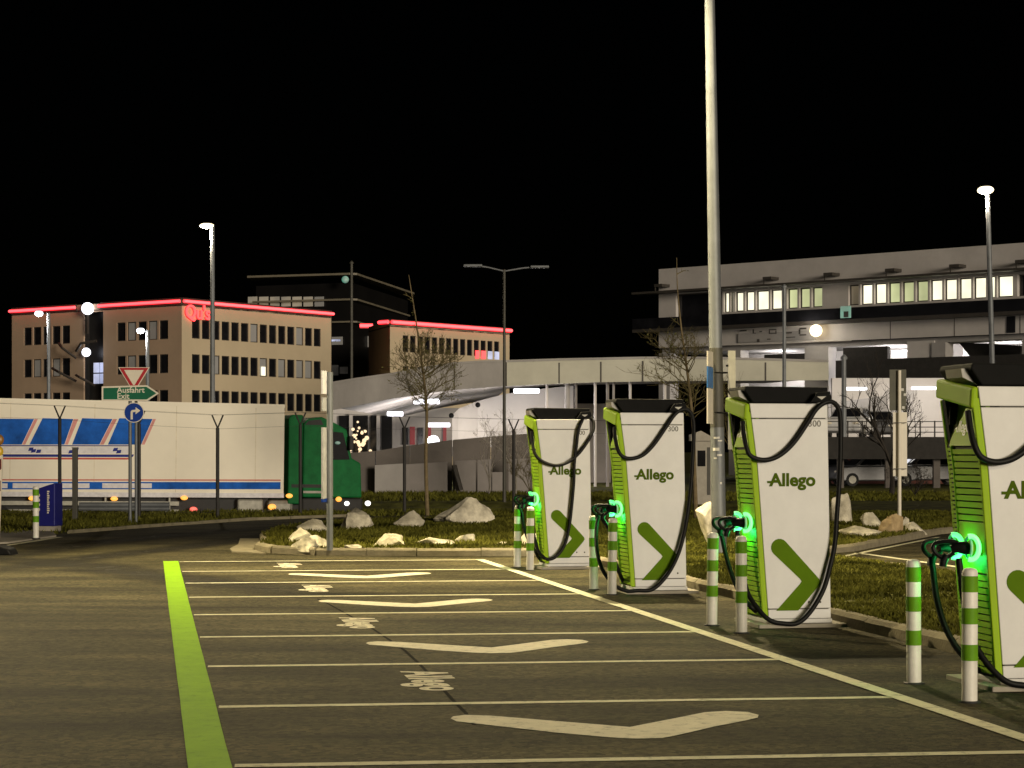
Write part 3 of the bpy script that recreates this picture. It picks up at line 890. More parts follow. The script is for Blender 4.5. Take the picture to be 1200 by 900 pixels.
# ---- striped bollards
def make_bollard(label):
    t = thing('bollard', label, 'bollard', group='striped bollards guarding the chargers')
    def post():
        s = MB(); s.lathe([(0.052, 0), (0.052, 0.845), (0.049, 0.865), (0.040, 0.878), (0.02, 0.884)], 20); return s.mesh('post', M['bwhite'], True)
    link('post', shared('bpost', post), t)
    for z in (0.275, 0.515, 0.725):
        def band():
            s = MB(); s.lathe([(0.0525, 0), (0.0540, 0.001), (0.0540, 0.105), (0.0525, 0.106)], 20); return s.mesh('band', M['bgreen'], True)
        link('band', shared('bband', band), t, loc=(0, 0, z))
    def foot():
        s = MB(); s.lathe([(0.075, -0.01), (0.075, 0.008), (0.056, 0.012)], 16); return s.mesh('foot_plate', M['chassis'], True)
    link('foot_plate', shared('bfoot', foot), t)
    return t
for (x, y, lab) in [
    (1071, 801, 'striped bollard tinted by green light, at the charger with the readable pocket lettering'),
    (1136, 823, 'plain lit striped bollard before the louvres of the charger with the readable pocket lettering'),
    (834, 733, 'striped bollard washed with green light near the tall lamp post'),
    (869, 742, 'striped bollard hiding the louvres of the charger beside the tall lamp post'),
    (696, 691, 'striped bollard tinted green beside the cable loop that reaches outward'),
    (717, 697, 'striped bollard standing inside the outward cable loop of a charger'),
    (606, 665, 'green tinted striped bollard at the charger with the cable over its lettering'),
    (621, 668.5, 'striped bollard before the louvres of the charger with the cable over its lettering')]:
    b = make_bollard(lab)
    g = G(x, y); b.location = (g.x, g.y, 0.0)
    b.rotation_euler = (R(random.uniform(-.8, .8)), R(random.uniform(-.8, .8)), random.uniform(0, 6))
bw = make_bollard('white post with faded green bands beside the blue bin')
g = G(42, 631, 0.03); bw.location = (g.x, g.y, 0.03); bw.scale = (1.1, 1.1, 1.1)

# ---- boulders
def boulder(px0, px1, pyt, pyb, label, seed, tan=False, z=0.08, peak=0.0, px_=0.0, deep=0.8):
    base = G((px0 + px1) / 2, pyb, z)
    sc = F / base.y
    w = (px1 - px0) / sc; h = (pyb - pyt) / sc * 1.04
    rg = random.Random(seed)
    bm = bmesh.new()
    off = Vector((rg.uniform(0, 50), rg.uniform(0, 50), rg.uniform(0, 50)))
    for _ in range(14):
        a = rg.uniform(0, 6.283); zz = rg.uniform(-1, 1); rr_ = math.sqrt(1 - zz * zz)
        k = rg.uniform(.78, 1.05)
        bm.verts.new((math.cos(a) * rr_ * k, math.sin(a) * rr_ * k, zz * k))
    res = bmesh.ops.convex_hull(bm, input=bm.verts)
    loose = [v for v in bm.verts if not v.link_faces]
    bmesh.ops.delete(bm, geom=loose, context='VERTS')
    bmesh.ops.triangulate(bm, faces=bm.faces)
    bmesh.ops.subdivide_edges(bm, edges=bm.edges, cuts=3, use_grid_fill=True)
    bmesh.ops.smooth_vert(bm, verts=bm.verts, factor=.18, use_axis_x=True, use_axis_y=True, use_axis_z=True)
    bmesh.ops.subdivide_edges(bm, edges=bm.edges, cuts=1, use_grid_fill=True)
    for v in bm.verts:
        p = v.co.copy()
        v.co = p * (1 + .07 * mnoise.noise(p * 2.5 + off) + .045 * mnoise.noise(p * 6 + off) + .03 * mnoise.noise(p * 14 + off))
    zs = [v.co.z for v in bm.verts]; xs_ = [v.co.x for v in bm.verts]; ys_ = [v.co.y for v in bm.verts]
    zmin, zmax = min(zs), max(zs)
    cut = zmin + (zmax - zmin) * 0.25
    for v in bm.verts:
        v.co.x = (v.co.x - (max(xs_) + min(xs_)) / 2) / (max(xs_) - min(xs_)) * w
        v.co.y = (v.co.y - (max(ys_) + min(ys_)) / 2) / (max(ys_) - min(ys_)) * w * deep
        v.co.z = max(-0.15 * h, (v.co.z - cut) / (zmax - cut) * h)
    for v in bm.verts:
        if v.co.z > 0: v.co.z *= 1 - peak * min(1.0, abs(v.co.x / (w / 2) - px_))
    mz = max(v.co.z for v in bm.verts)
    for v in bm.verts:
        if v.co.z > 0: v.co.z *= h / mz
    me = bpy.data.meshes.new('boulder'); bm.to_mesh(me); bm.free()
    me.materials.append(M['rock_tan'] if tan else M['rock'])
    me.polygons.foreach_set('use_smooth', [True] * len(me.polygons))
    try: me.set_sharp_from_angle(angle=R(16))
    except Exception: pass
    o = link('boulder', me, loc=(base.x, base.y + w * deep * 0.35, z))
    return tag(o, label, 'boulder', 'boulders on the traffic island')
boulder(507, 580, 584, 616, 'largest pale boulder, wide and peaked, behind the low slabs of the island', 11, deep=.6, peak=.3, px_=.05)
boulder(461, 497, 599, 620, 'peaked pale boulder at the foot of the slender young tree', 12, peak=.2)
boulder(396, 437, 597, 622, 'rounded grey boulder just right of the tall narrow sign post', 5, deep=.9)
boulder(347, 385, 609, 625, 'low pale boulder behind the heap at the island nose', 14)
boulder(336, 366, 619, 637, 'pale boulder on top of the heap at the island nose', 15)
boulder(338, 384, 628, 644.5, 'broad pale slab at the front of the heap at the island nose', 16)
boulder(436, 474, 626, 642, 'flat toppled slab with a dark hollow under it on the grass', 17)
boulder(486, 537, 630, 641, 'long low slab lying along the grass below the big boulder', 18)
boulder(531, 557, 626, 638, 'small blocky boulder touching the end of the long low slab', 19)
boulder(402, 424, 638, 645, 'flat stone nearly sunk in the grass by the sign post foot', 20)
boulder(575, 594, 635, 641, 'small flat stone in the grass beside the first pair of bollards', 21)
boulder(610, 632, 625, 641, 'small white stone half hidden between two bollards', 22)
boulder(681, 694, 601, 614, 'small pinkish stone peeping over a striped bollard', 23, tan=True)
boulder(816, 850, 590, 646, 'tall pale boulder leaning at the foot of the tall lamp post', 24, deep=.8, peak=.2)
boulder(974, 1001, 579, 614, 'upright craggy boulder showing between charger and hanging cable', 25)
boulder(1009, 1036, 601, 620, 'pale boulder at the end of the rock heap by the lot', 26)
boulder(1027, 1062, 603, 627, 'tan boulder in the middle of the rock heap by the lot', 27, tan=True)
boulder(1054, 1067, 606, 619, 'small pale stone at the foot of the sign seen from behind', 28)
boulder(1062, 1088, 612, 625, 'low whitish boulder ending the rock heap along the lot kerb', 29)
boulder(985, 1036, 617, 631, 'flat pale ledge of stone along the lot kerb', 30)

# ---- lamp posts
def pole_mesh(h, r0, r1, material, name='pole', n=16, steps=8):
    s = MB(); s.lathe([(r0 + (r1 - r0) * i / steps, h * i / steps) for i in range(steps + 1)], n)
    return s.mesh(name, material, True)

def post_lamp(label, px, py_base, py_top, Y, head_w, power, material, col, lean=0.0, z0=None, r=0.07, head_dx=0.0, thick=0.35, group=None):
    base = P(px, py_base, Y)
    if z0 is not None: base.z = z0
    h = P(px, py_top, Y).z - base.z
    t = thing('street_lamp', label, 'street lamp', base, group=group)
    link('pole', pole_mesh(h, r * 1.25, r, M['galv']), t)
    s = MB(); s.ball((0, 0, 0), head_w / 2, 14, 8, (1, 1, thick)); 
    hd = s.build('lamp_diffuser', material, t, smooth=True, loc=(head_dx, 0, h - 0.02))
    s = MB(); s.lathe([(head_w * 0.34, head_w * thick * .40), (head_w * 0.22, head_w * thick * .54), (0.02, head_w * thick * .60)], 14)
    s.build('lamp_hood', M['galv'], t, smooth=True, loc=(head_dx, 0, h - 0.02))
    if power: lamp_light(t, (head_dx, -0.05, h - 0.02 - head_w * thick * .5 - .25), power, col, radius=0.2)
    t.rotation_euler = (0, lean, 0)
    return t

# the tall pole between the chargers, its head above the picture
tp = G(843, 658)
t = thing('street_lamp', 'tall thick grey lamp post wrapped in dark film low down, rising out of view', 'street lamp', (tp.x, tp.y, 0.08))
t.rotation_euler = (0, R(-1.0), 0)
PH = 10.2
link('pole', pole_mesh(PH, 0.112, 0.068, M['galv'], n=24, steps=12), t)
s = MB(); rr = lambda z: 0.112 + (0.068 - 0.112) * z / PH + 0.0025
s.lathe([(rr(1.93), 1.93), (rr(3.12), 3.12)], 24); s.build('film_wrap', M['galv_dark'], t, smooth=True)
for (z, dy, w, h) in [(1.76, -.02, .09, .03), (1.72, .03, .07, .02), (1.58, -.03, .10, .045), (1.50, .02, .08, .03), (1.46, -.04, .05, .02), (1.08, .03, .03, .03)]:
    s = MB(); a0 = -math.pi / 2 + dy * 10; r_ = rr(z) + .001; da = w / r_ / 2
    vs_ = [(r_ * math.cos(a0 + da * k), r_ * math.sin(a0 + da * k), zz) for zz in (z, z + h) for k in (-1, -.33, .33, 1)]
    s.add(vs_, [(i, i + 1, i + 5, i + 4) for i in range(3)]); s.build('sticker', M['sticker'], t)
s = MB(); s.tube([(0, 0, PH - .1), (-.3, -.2, PH + .1), (-1.1, -.9, PH + .15)], .035, 8); s.build('arm', M['galv'], t)
s = MB(); s.box(-.35, .35, -.16, .16, 0, .12); s.build('lamp_head', M['galv'], t, loc=(-1.25, -1.05, PH + .10), rz=R(40), bevel=.03)
s = MB(); s.box(-.28, .28, -.12, .12, -.012, -.002); s.build('lamp_diffuser', M['lampwhite'], t, loc=(-1.25, -1.05, PH + .10), rz=R(40))
lamp_light(t, (-1.25, -1.05, PH + .05), 13500, LAMP_COL, 'SPOT', .2, 134, 1.0, aim=(-.15, -.30, -1))
# information boards strapped to it
s = MB(); s.box(-.30, .0, -.012, .012, 0, 1.0)
bd_ = [(.95, 1.30, M['signwhite'], 'notice_board'), ]
def board(parent, name, w, z0, z1, material, x0, y0, rz, th=.02):
    s = MB(); s.box(0, w, -th / 2, th / 2, z0, z1)
    return s.build(name, material, parent, loc=(x0, y0, 0), rz=rz)
t2 = thing('notice_board', 'narrow blue and white parking notice board strapped to the tall lamp post', 'sign', (tp.x, tp.y, 0.08))
AB = R(180 - 76)
board(t2, 'white_notice', .50, 1.98, 2.50, M['signwhite'], -.115, -.12, -AB)
board(t2, 'blue_panel', .50, 2.51, 2.82, M['signblue2'], -.115, -.12, -AB)
board(t2, 'symbol_panel', .50, 2.83, 3.05, M['signwhite'], -.115, -.12, -AB)
for z in (2.15, 2.75):
    s = MB(); s.tube([(.118 * math.cos(a), .118 * math.sin(a), z) for a in np.linspace(0, 2 * math.pi, 20)[:-1]], .012, 6, closed=True); s.build('clamp_band', M['black'], t2)
s = MB(); s.box(.13, .24, -.02, .02, 1.6, 3.08); s.build('back_rail', M['signback'], t2)
s = MB(); s.box(.10, .135, -.02, .02, 2.10, 2.13); s.box(.10, .135, -.02, .02, 2.84, 2.87); s.build('rail_bracket', M['black'], t2)

# unseen lamp post, added outside the view to light the charger flanks
kp = Vector((15.0, -2.0, 0.0))
t = thing('street_lamp', 'unseen grey lamp post added on the far lot to light the chargers', 'street lamp', kp)
link('pole', pole_mesh(PH, 0.112, 0.068, M['galv'], n=16), t)
s = MB(); s.tube([(0, 0, PH - .1), (-.4, .2, PH + .1), (-1.2, .5, PH + .15)], .035, 8); s.build('arm', M['galv'], t)
s = MB(); s.box(-.35, .35, -.16, .16, 0, .12); s.build('lamp_head', M['galv'], t, loc=(-1.3, .55, PH + .10), rz=R(-25), bevel=.03)
s = MB(); s.box(-.28, .28, -.12, .12, -.012, -.002); s.build('lamp_diffuser', M['lampwhite'], t, loc=(-1.3, .55, PH + .10), rz=R(-25))
lamp_light(t, (-1.3, .55, PH + .05), 4500, LAMP_COL, 'SPOT', .25, 110, 1.0, aim=(-.75, 1.3, -.45))

kp = Vector((-15.0, 35.0, 0.0))  # unseen lamp post added left of the view to light the charger fronts
t = thing('street_lamp', 'unseen grey lamp post added across the driving lane to light the charger fronts', 'street lamp', kp)
link('pole', pole_mesh(PH, 0.112, 0.068, M['galv'], n=16), t)
s = MB(); s.tube([(0, 0, PH - .1), (.4, 0, PH + .1), (1.2, 0, PH + .15)], .035, 8); s.build('arm', M['galv'], t)
s = MB(); s.box(-.35, .35, -.16, .16, 0, .12); s.build('lamp_head', M['galv'], t, loc=(1.3, 0, PH + .10), bevel=.03)
s = MB(); s.box(-.28, .28, -.12, .12, -.012, -.002); s.build('lamp_diffuser', M['lampwhite'], t, loc=(1.3, 0, PH + .10))
lamp_light(t, (1.3, 0, PH + .05), 21000, LAMP_COL, 'SPOT', .25, 124, .8, aim=(1.0, -.62, -.30))
post_lamp('tall lit street lamp with glowing head rising behind the white trailer', 249, 560, 264, 82, 0.59, 1500, M['lampwarm'], (1, .85, .6), z0=0, r=.085, head_dx=-.22)
post_lamp('tall lit street lamp standing before the long terminal building', 1167, 540, 222, 88, 0.70, 1500, M['lampwarm'], (1, .84, .62), lean=R(-1.6), z0=0, r=.10, head_dx=-.08, thick=.5)
post_lamp('small lit globe lamp before the dim end of the office block', 57, 520, 367, 118, 0.49, 500, M['lampcold'], (.95, .9, .85), z0=0, r=.09, head_dx=-.55, thick=.7)
post_lamp('small lit globe lamp just above the triangular yield sign', 173, 520, 387, 112, 0.45, 500, M['lampcold'], (.95, .9, .85), z0=0, r=.09, head_dx=-.38, thick=.7)

# unlit double-arm lamp before the ramp
b = P(591, 588, 68); b.z = 0
t = thing('street_lamp', 'slender unlit lamp post with two outstretched arms before the ramp', 'street lamp', b)
hh = P(591, 316, 68).z
link('pole', pole_mesh(hh, .06, .04, M['galv_dark']), t)
for (dx, dz) in ((-1.02, .12), (1.15, .08)):
    s = MB(); s.tube([(0, 0, hh - .05), (dx * .5, 0, hh + dz * .6), (dx * .8, 0, hh + dz)], .028, 6); s.build('arm', M['galv'], t)
    s = MB(); s.box(-.30, .30, -.12, .12, -.03, .05); s.build('lamp_head', M['galv'], t, loc=(dx, 0, hh + dz), bevel=.02)

# thin masts
def mast(label, px, pyb, pyt, Y, r, material=None, cat='mast', ztop=None):
    b = P(px, pyb, Y); top = P(px, pyt, Y).z
    h = top - b.z
    t = thing('mast', label, cat, b)
    link('pole', pole_mesh(h, r * 1.2, r, material or M['galv']), t)
    s = MB(); s.lathe([(r * 1.5, 0), (r * 1.5, r), (r * .4, r * 2.2)], 10); s.build('finial', material or M['galv'], t, loc=(0, 0, h - .01))
    return t
mast('bare thin mast rising in front of the dark glass tower', 412, 560, 309, 150, .10, M['galv_dark'])
mast('thin pale mast standing before the lit terminal windows', 919, 500, 337, 92, .075)
mast('short pale mast beside the wall lamp of the terminal', 989, 512, 421, 92, .10)

# ---- sign posts
# yield, exit and arrow signs by the lane
Ys = 48.7
b = P(152.5, 612, Ys)
t = thing('exit_sign', 'green arrow-shaped exit sign on a grey post beside the lane', 'sign', (b.x, b.y, -.03))
link('post', pole_mesh(P(0, 452, Ys).z + .03, .04, .04, M['galv']), t)
def L(px, py, dy=-.06): return (P(px, py, Ys).x - b.x, P(px, py, Ys).z + .03)
s = MB(); s.prism([L(120, 453), L(173, 451.5), L(187, 461), L(173.5, 470), L(120, 470)], -.085, -.065); s.build('sign_plate', M['signwhite'], t)
s = MB(); s.prism([L(122, 454.8), L(172.3, 453.4), L(184, 461), L(172.6, 468.2), L(122, 468.2)], -.090, -.086); pl = s.build('sign_face', M['signgreen'], t)
for txt, px, py in (('Ausfahrt', 138, 460.2), ('Exit', 138, 467.4)):
    me = text_mesh('sign_lettering', txt, .185, M['signwhite'], extrude=.001, offset=.003)
    o = link('sign_lettering', me, pl); x, z = L(px, py); place(o, (x, -.0925, z), (1, 0, 0), (0, 0, 1))
b2_ = P(159.5, 609, Ys + .5)
t = thing('yield_sign', 'white triangular yield sign with red border, point down, above the exit sign', 'sign', (b2_.x, b2_.y, -.03))
Ys2 = Ys + .5
def L2(px, py): return (P(px, py, Ys2).x - b2_.x, P(px, py, Ys2).z + .03)
link('post', pole_mesh(P(0, 432, Ys2).z + .03, .035, .035, M['galv']), t)
def tri(cx, cy, k): return [L2(cx - 18.5 * k, cy - 8.5 * k), L2(cx + 18.5 * k, cy - 8.5 * k), L2(cx + 1.2 * k, cy + 20 * k), L2(cx - 1.2 * k, cy + 20 * k)]
s = MB(); s.prism(tri(157.5, 439, 1), -.065, -.05); s.build('sign_plate', M['signwhite'], t, bevel=.004)
s = MB(); s.prism(tri(157.5, 439, .92), -.069, -.0655); s.build('red_border', M['signred'], t)
s = MB(); s.prism(tri(157.5, 439, .62), -.073, -.0695); s.build('white_field', M['signwhite'], t)
t = thing('arrow_sign', 'round blue sign with white right-turn arrow below the exit sign', 'sign', (b.x + .11, b.y - .0, -.03))
def L3(px, py): return (P(px, py, Ys).x - b.x - .11, P(px, py, Ys).z + .03)
c0 = L3(157.5, 483.5)
s = MB(); s.prism(arc(c0, .235, 0, 345, 23), -.062, -.045); s.build('sign_plate', M['signwhite'], t)
s = MB(); s.prism(arc(c0, .218, 0, 345, 23), -.066, -.0625); s.build('sign_face', M['signblue'], t)
s = MB(); s.prism([(c0[0] - .075, c0[1] - .16), (c0[0] - .025, c0[1] - .16), (c0[0] - .025, c0[1] + .005), (c0[0] + .04, c0[1] + .02), (c0[0] + .04, c0[1] - .04), (c0[0] + .15, c0[1] + .045), (c0[0] + .04, c0[1] + .125), (c0[0] + .04, c0[1] + .07), (c0[0] - .05, c0[1] + .055), (c0[0] - .075, c0[1] + .02)], -.070, -.0665)
s.build('arrow', M['signwhite'], t)
s = MB(); s.box(-.06, .0, -.045, .0, c0[1] - .03, c0[1] + .03); s.build('clamp', M['galv'], t)

# tall narrow sign post on the island
b = G(386.5, 645, .08); Y = b.y
t = thing('sign_post', 'slim pale post with narrow notice boards on the grass near the island nose', 'sign', b)
zt = lambda py: P(386, py, Y).z - b.z
link('post', pole_mesh(zt(436), .052, .050, M['galv']), t)
AB2 = R(-98)
def bd2(name, py0, py1, w, material, x0=-.055, rz=R(-98)):
    s = MB(); s.box(0, w, -.012, .012, zt(py1), zt(py0)); return s.build(name, material, t, loc=(x0 + .0, .0, 0), rz=rz)
bd2('picture_board', 435, 462, .30, M['tscript'], rz=R(-98))
s = MB(); s.box(.02, .28, -.016, -.012, zt(460), zt(437)); s.build('picture', M['fence'], t, loc=(-.055, 0, 0), rz=R(-98))
bd2('small_board', 466, 482, .28, M['board_grey'], rz=R(-98))
bd2('long_board', 501, 584, .30, M['board_grey'], rz=R(-98))
s = MB(); s.box(.02, .28, -.016, -.0125, zt(540), zt(514)); s.build('blue_print', M['signblue2'], t, loc=(-.055, 0, 0), rz=R(-98))
for py in (548, 556, 564, 572):
    s = MB(); s.box(.04, .26, -.016, -.0125, zt(py + 3), zt(py)); s.build('print_block', M['galv_dark'], t, loc=(-.055, 0, 0), rz=R(-98))
s = MB(); s.box(0, .30, -.013, .013, zt(588), zt(584.5)); s.build('board_foot', M['signblue'], t, loc=(-.055, 0, 0), rz=R(-98))

# sign seen from behind, by the lot
b = G(1054, 611, .08); Y = b.y
t = thing('sign_post', 'pale sign post seen from behind with a dark and a white board', 'sign', b)
zt3 = lambda py: P(1054, py, Y).z - b.z
xt3 = lambda px: P(px, 500, Y).x - b.x
link('post', pole_mesh(zt3(434), .045, .040, M['signwhite']), t)
s = MB(); s.box(xt3(1043), xt3(1062.5), .05, .07, zt3(481), zt3(433)); s.build('dark_board', M['olive_board'], t)
s = MB(); s.box(xt3(1047), xt3(1063.5), .05, .07, zt3(558), zt3(483)); s.build('white_board', M['signwhite'], t)
for py in (495, 549):
    s = MB(); s.box(xt3(1048), xt3(1062), -.05, -.035, zt3(py + .8), zt3(py)); s.box(xt3(1048), xt3(1048) + .02, -.05, .05, zt3(py + .8), zt3(py)); s.box(xt3(1062) - .02, xt3(1062), -.05, .05, zt3(py + .8), zt3(py)); s.build('clamp', M['galv_dark'], t)
for (x, y) in ((1058, 455), (1061, 461), (1059, 476)):
    s = MB(); s.box(xt3(x - 1.5), xt3(x + 1.5), .046, .049, zt3(y + 3), zt3(y)); s.build('sticker', M['sticker'], t)

# ---- blue bin, beacon, loose post and guard rail by the lane
b = G(57, 622, .03)
t = thing('bin', 'dark blue litter bin with slanted top and white print', 'bin', b, R(-12))
sc = F / b.y
s = MB(); s.prism([(-.24, .10), (.22, .10), (.22, 55 / sc + .02), (.02, 53 / sc), (-.24, 48 / sc)], -.18, .2); s.build('body', M['bin'], t, bevel=.02)
s = MB(); s.box(-.20, .20, -.14, .16, 0, .10); s.build('base', M['concrete'], t)
for k in range(4):
    s = MB(); s.prism(arc((-.15, .44 + k * .095), .045, 0, 324, 9), -.186, -.181); s.build('print_dot', M['signwhite'], t)
for k in range(11):
    s = MB(); s.box(.05, .05 + (.05 if k % 3 else .035), -.186, -.181, .36 + k * .043, .36 + k * .043 + .03); s.build('print_stroke', M['signwhite'], t)
b = G(-4, 629, .03)
t = thing('warning_beacon', 'red and white barrier post topped with two amber beacon lamps', 'barrier', b)
s = MB(); s.hexa([(-.10, -.02, 0), (.06, -.02, 0), (.06, .02, 0), (-.10, .02, 0), (-.04, -.02, 1.55), (.12, -.02, 1.55), (.12, .02, 1.55), (-.04, .02, 1.55)]); s.build('board', M['signwhite'], t)
for k in range(3):
    z = .35 + k * .42
    s = MB(); s.prism([(-.085 + z * .04, z), (.05 + z * .04, z + .1), (.05 + z * .04, z + .3), (-.085 + z * .04, z + .2)], -.026, -.021); s.build('red_stripe', M['redwhite'], t)
s = MB(); s.ball((.02, 0, 1.62), .11, 14, 10, (1, .5, 1)); s.build('lamp_lens', M['yellow'], t, smooth=True)
s = MB(); s.ball((.03, 0, 1.84), .11, 14, 10, (1, .5, 1)); s.build('lamp_lens', M['orange'], t, smooth=True)
b = G(2, 650)
s = MB(); s.prism([(-.5, 0), (.22, 0), (.16, .10), (.0, .15), (-.5, .15)], -.25, .25)
tag(s.build('beacon_foot', M['rubber'], None, loc=b, bevel=.02), 'black rubber foot block lying on the asphalt by the beacon', 'foot block')
b = P(88, 610, 50); b.z = -.03
t = thing('post', 'square grey post standing between bin and road signs', 'post', b)
zt4 = P(88, 525, 50).z + .03
s = MB(); s.box(-.06, .06, -.06, .06, 0, zt4); s.build('shaft', M['galv_dark'], t, bevel=.008)
s = MB(); s.box(-.066, .066, -.066, .066, zt4, zt4 + .02); s.build('end_cap', M['galv'], t)
t = thing('guard_rail', 'low steel crash barrier in the grass before the lorry', 'guard rail', (P(88, 600, 55).x, 55.5, -.03))
w = P(192, 600, 55).x - P(85, 600, 55).x
s = MB(); s.prism([(0.0, .10), (-.04, .14), (-.04, .18), (.0, .21), (-.04, .24), (-.04, .29), (0, .33), (.015, .33), (.015, .10)], 0, w, 'yz'); s.build('rail', M['galv'], t)
for k in range(3):
    s = MB(); s.box(k * w / 2.2 + .1, k * w / 2.2 + .2, .016, .07, 0, .32); s.build('post', M['galv'], t)

# ---- wire fence with Y-topped posts
t = thing('fence', 'dark wire security fence with forked post tops along the verge', 'fence', (0, 0, -.03))
fp_ = []
for (px, pyb, pyt) in [(-30, 606, 470), (70, 606, 474), (163, 607, 480), (255, 606, 485), (352, 603, 482), (474, 598, 487), (602, 592, 490), (720, 590, 492)]:
    Y = min(57.0, F * H / (pyb - HOR)); a = P(px, pyb, Y); top = P(px, pyt, Y).z
    fp_.append((a.x, a.y, top))
    s = MB(); s.tube([(a.x, a.y, 0), (a.x, a.y, top - .32)], .045, 8)
    s.tube([(a.x, a.y, top - .33), (a.x - .14, a.y, top)], .02, 6); s.tube([(a.x, a.y, top - .33), (a.x + .14, a.y, top)], .02, 6)
    s.build('post', M['fence'], t)
for k in (0, 5):
    s = MB(); s.tube([(x, y, .15 + (tp_ - .5) * k / 5) for x, y, tp_ in fp_], .0028, 4); s.build('wire', M['wire'], t)
for dx in (-.14, .14):
    s = MB(); s.tube([(x + dx, y, tp_) for x, y, tp_ in fp_], .0028, 4); s.build('wire', M['wire'], t)

# ---- lorry on the sunken road
TA, TB = P(0, 581, 60.0), P(332, 581, 63.2)
ang = math.atan2(TB.y - TA.y, TB.x - TA.x)
t = thing('lorry', 'green lorry pulling a long white trailer with blue slanted panels and stripes', 'lorry', (TA.x, TA.y, -.85), ang)
t.rotation_euler = (0, R(0.75), ang)
def TL(px, py):
    """pixel -> local x, z on the trailer's near side"""
    d = Vector((math.cos(ang), math.sin(ang)))
    rx, ry = (px - 600) / F, 1.0
    # TA + s d = k (rx,1)
    A = np.array([[d.x, -rx], [d.y, -1.0]]); sv = np.linalg.solve(A, np.array([-TA.x, -TA.y]))
    s_, k = sv
    z = H - (py - HOR) * k / F + .85 + s_ * math.tan(R(.75))
    return (s_, z)
x1 = TL(332, 500)[0]; ztop = TL(0, 467)[1]; zbot = TL(0, 581)[1]
s = MB(); s.box(x1 - 13.6, x1, 0, 2.5, zbot, ztop); s.build('trailer_body', M['trailer'], t, bevel=.03)
s = MB(); s.box(x1 - 13.6, x1, -.012, .03, ztop - .10, ztop + .012); s.build('roof_rail', M['trailer'], t)
s = MB(); s.box(x1 - 13.6, x1, -.012, .03, zbot - .02, zbot + .12); s.build('bottom_rail', M['tscript'], t)
def decal(name, pts, material, lift=.004):
    s = MB(); s.prism([TL(*p) for p in pts], -lift, -lift + .003); return s.build(name, material, t)
for (a, bb, c, d) in [(-40, 38, -54, 24), (48, 84, 33, 74), (94.5, 130, 83, 115), (138, 177, 125, 164)]:
    decal('blue_panel', [(a, 490), (bb, 491), (d, 521), (c, 521)], M['tblue'])
for (a, bb, c, d) in [(38.6, 42.5, 24.6, 28), (84.6, 90, 74.6, 78), (130.6, 135.5, 115.6, 120), (177.6, 181, 164.6, 168)]:
    decal('pink_band', [(a, 491), (bb, 491), (d, 521), (c, 521)], M['tpink'])
decal('dark_line', [(-40, 521.6), (152, 521.8), (152, 523), (-40, 523)], M['tdeep'])
decal('pale_band', [(-40, 523.6), (152, 523.8), (152, 531.4), (-40, 531)], M['tscript'])
decal('dark_line', [(-40, 532.2), (156, 532.6), (154, 535.6), (-40, 535.3)], M['tdeep'])
decal('red_line', [(-40, 536), (152, 536.5), (152, 538.6), (-40, 538.3)], M['tred'])
for (x, y) in [(33, 524.5), (36, 526.5), (42, 527), (86, 525), (80, 527.5), (132, 525), (136, 527.5)]:
    decal('script_mark', [(x, y), (x + 5, y - .3), (x + 4, y + 3.5), (x - 1.5, y + 4)], M['tdeep'], lift=.008)
decal('red_line', [(-40, 561.5), (328, 562), (328, 563.4), (-40, 563)], M['tred'])
decal('blue_stripe', [(-40, 564.5), (328, 565), (328, 573.3), (-40, 573.5)], M['tblue'])
for (a, bb) in ((-20, 8), (14, 104), (119, 177)):
    decal('pale_insert', [(a, 566.2), (bb, 566.4), (bb, 572), (a, 572)], M['tscript'], lift=.008)
for k in range(6):
    xs_ = x1 - .9 - k * 2.42
    s = MB(); s.box(xs_ - .012, xs_ + .012, -.0025, .0, zbot + .13, ztop - .11); s.build('panel_seam', M['seam'], t)
for k in range(4):
    s = MB(); s.box(x1 - 9.2 + k * 1.9, x1 - 9.15 + k * 1.9, .10, .16, .55, zbot - .03); s.build('guard_strut', M['alu'], t)
s = MB(); s.box(x1 - 9.4, x1 - 3.2, .06, .10, .72, .84); s.box(x1 - 9.4, x1 - 3.2, .06, .10, .96, 1.08); s.build('side_guard', M['alu'], t)
# chassis, wheels, lights
s = MB(); s.box(x1 - 13.3, x1 - .4, .35, 2.15, .75, zbot - .02); s.build('chassis', M['chassis'], t)
def wheel(x, r=.48, w=.30, y=.02):
    s = MB(); s.tube([(x, y, r), (x, y + .03, r), (x, y + w - .03, r), (x, y + w, r)], [r * .88, r, r, r * .88], 24); wo = s.build('wheel', M['tyre'], t, smooth=True)
    s = MB(); s.tube([(x, y - .012, r), (x, y + .02, r)], [r * .35, r * .55], 16); s.build('rim', M['alu'], wo, smooth=True)
    s = MB(); s.tube([(x, 2.5 - w, r), (x, 2.5 - w + .03, r), (x, 2.47, r), (x, 2.5, r)], [r * .88, r, r, r * .88], 24); s.build('wheel', M['tyre'], t, smooth=True)
for k in range(3): wheel(x1 - 11.2 + k * 1.35)
wheel(x1 - 1.2)
def lamp_blob(name, px, py, w, h, material, y=-.03):
    x, z = TL(px, py); s = MB(); s.ball((x, y, z), .5, 12, 8, (w, .10, h)); return s.build(name, material, t, smooth=True)
for px, py in ((37, 584), (133, 584.5), (215, 583.5)): lamp_blob('marker_light', px, py, .22, .13, M['amber'])
lamp_blob('marker_light', 318, 594, .26, .18, M['amber'])
lamp_blob('red_marker', 226, 597, .24, .16, M['redlight'])
x, z = TL(278, 600)
s = MB(); s.tube([(x, .05, .95), (x + .85, .05, .95)], [.01, .01], 3)
s = MB(); s.box(x, x + .80, .0, .6, .62, 1.16); s.build('storage_box', M['alu'], t, bevel=.05)
s = MB(); s.box(x + .95, x + 1.75, .02, .6, .60, 1.14); s.build('fuel_tank', M['alu'], t, bevel=.12)
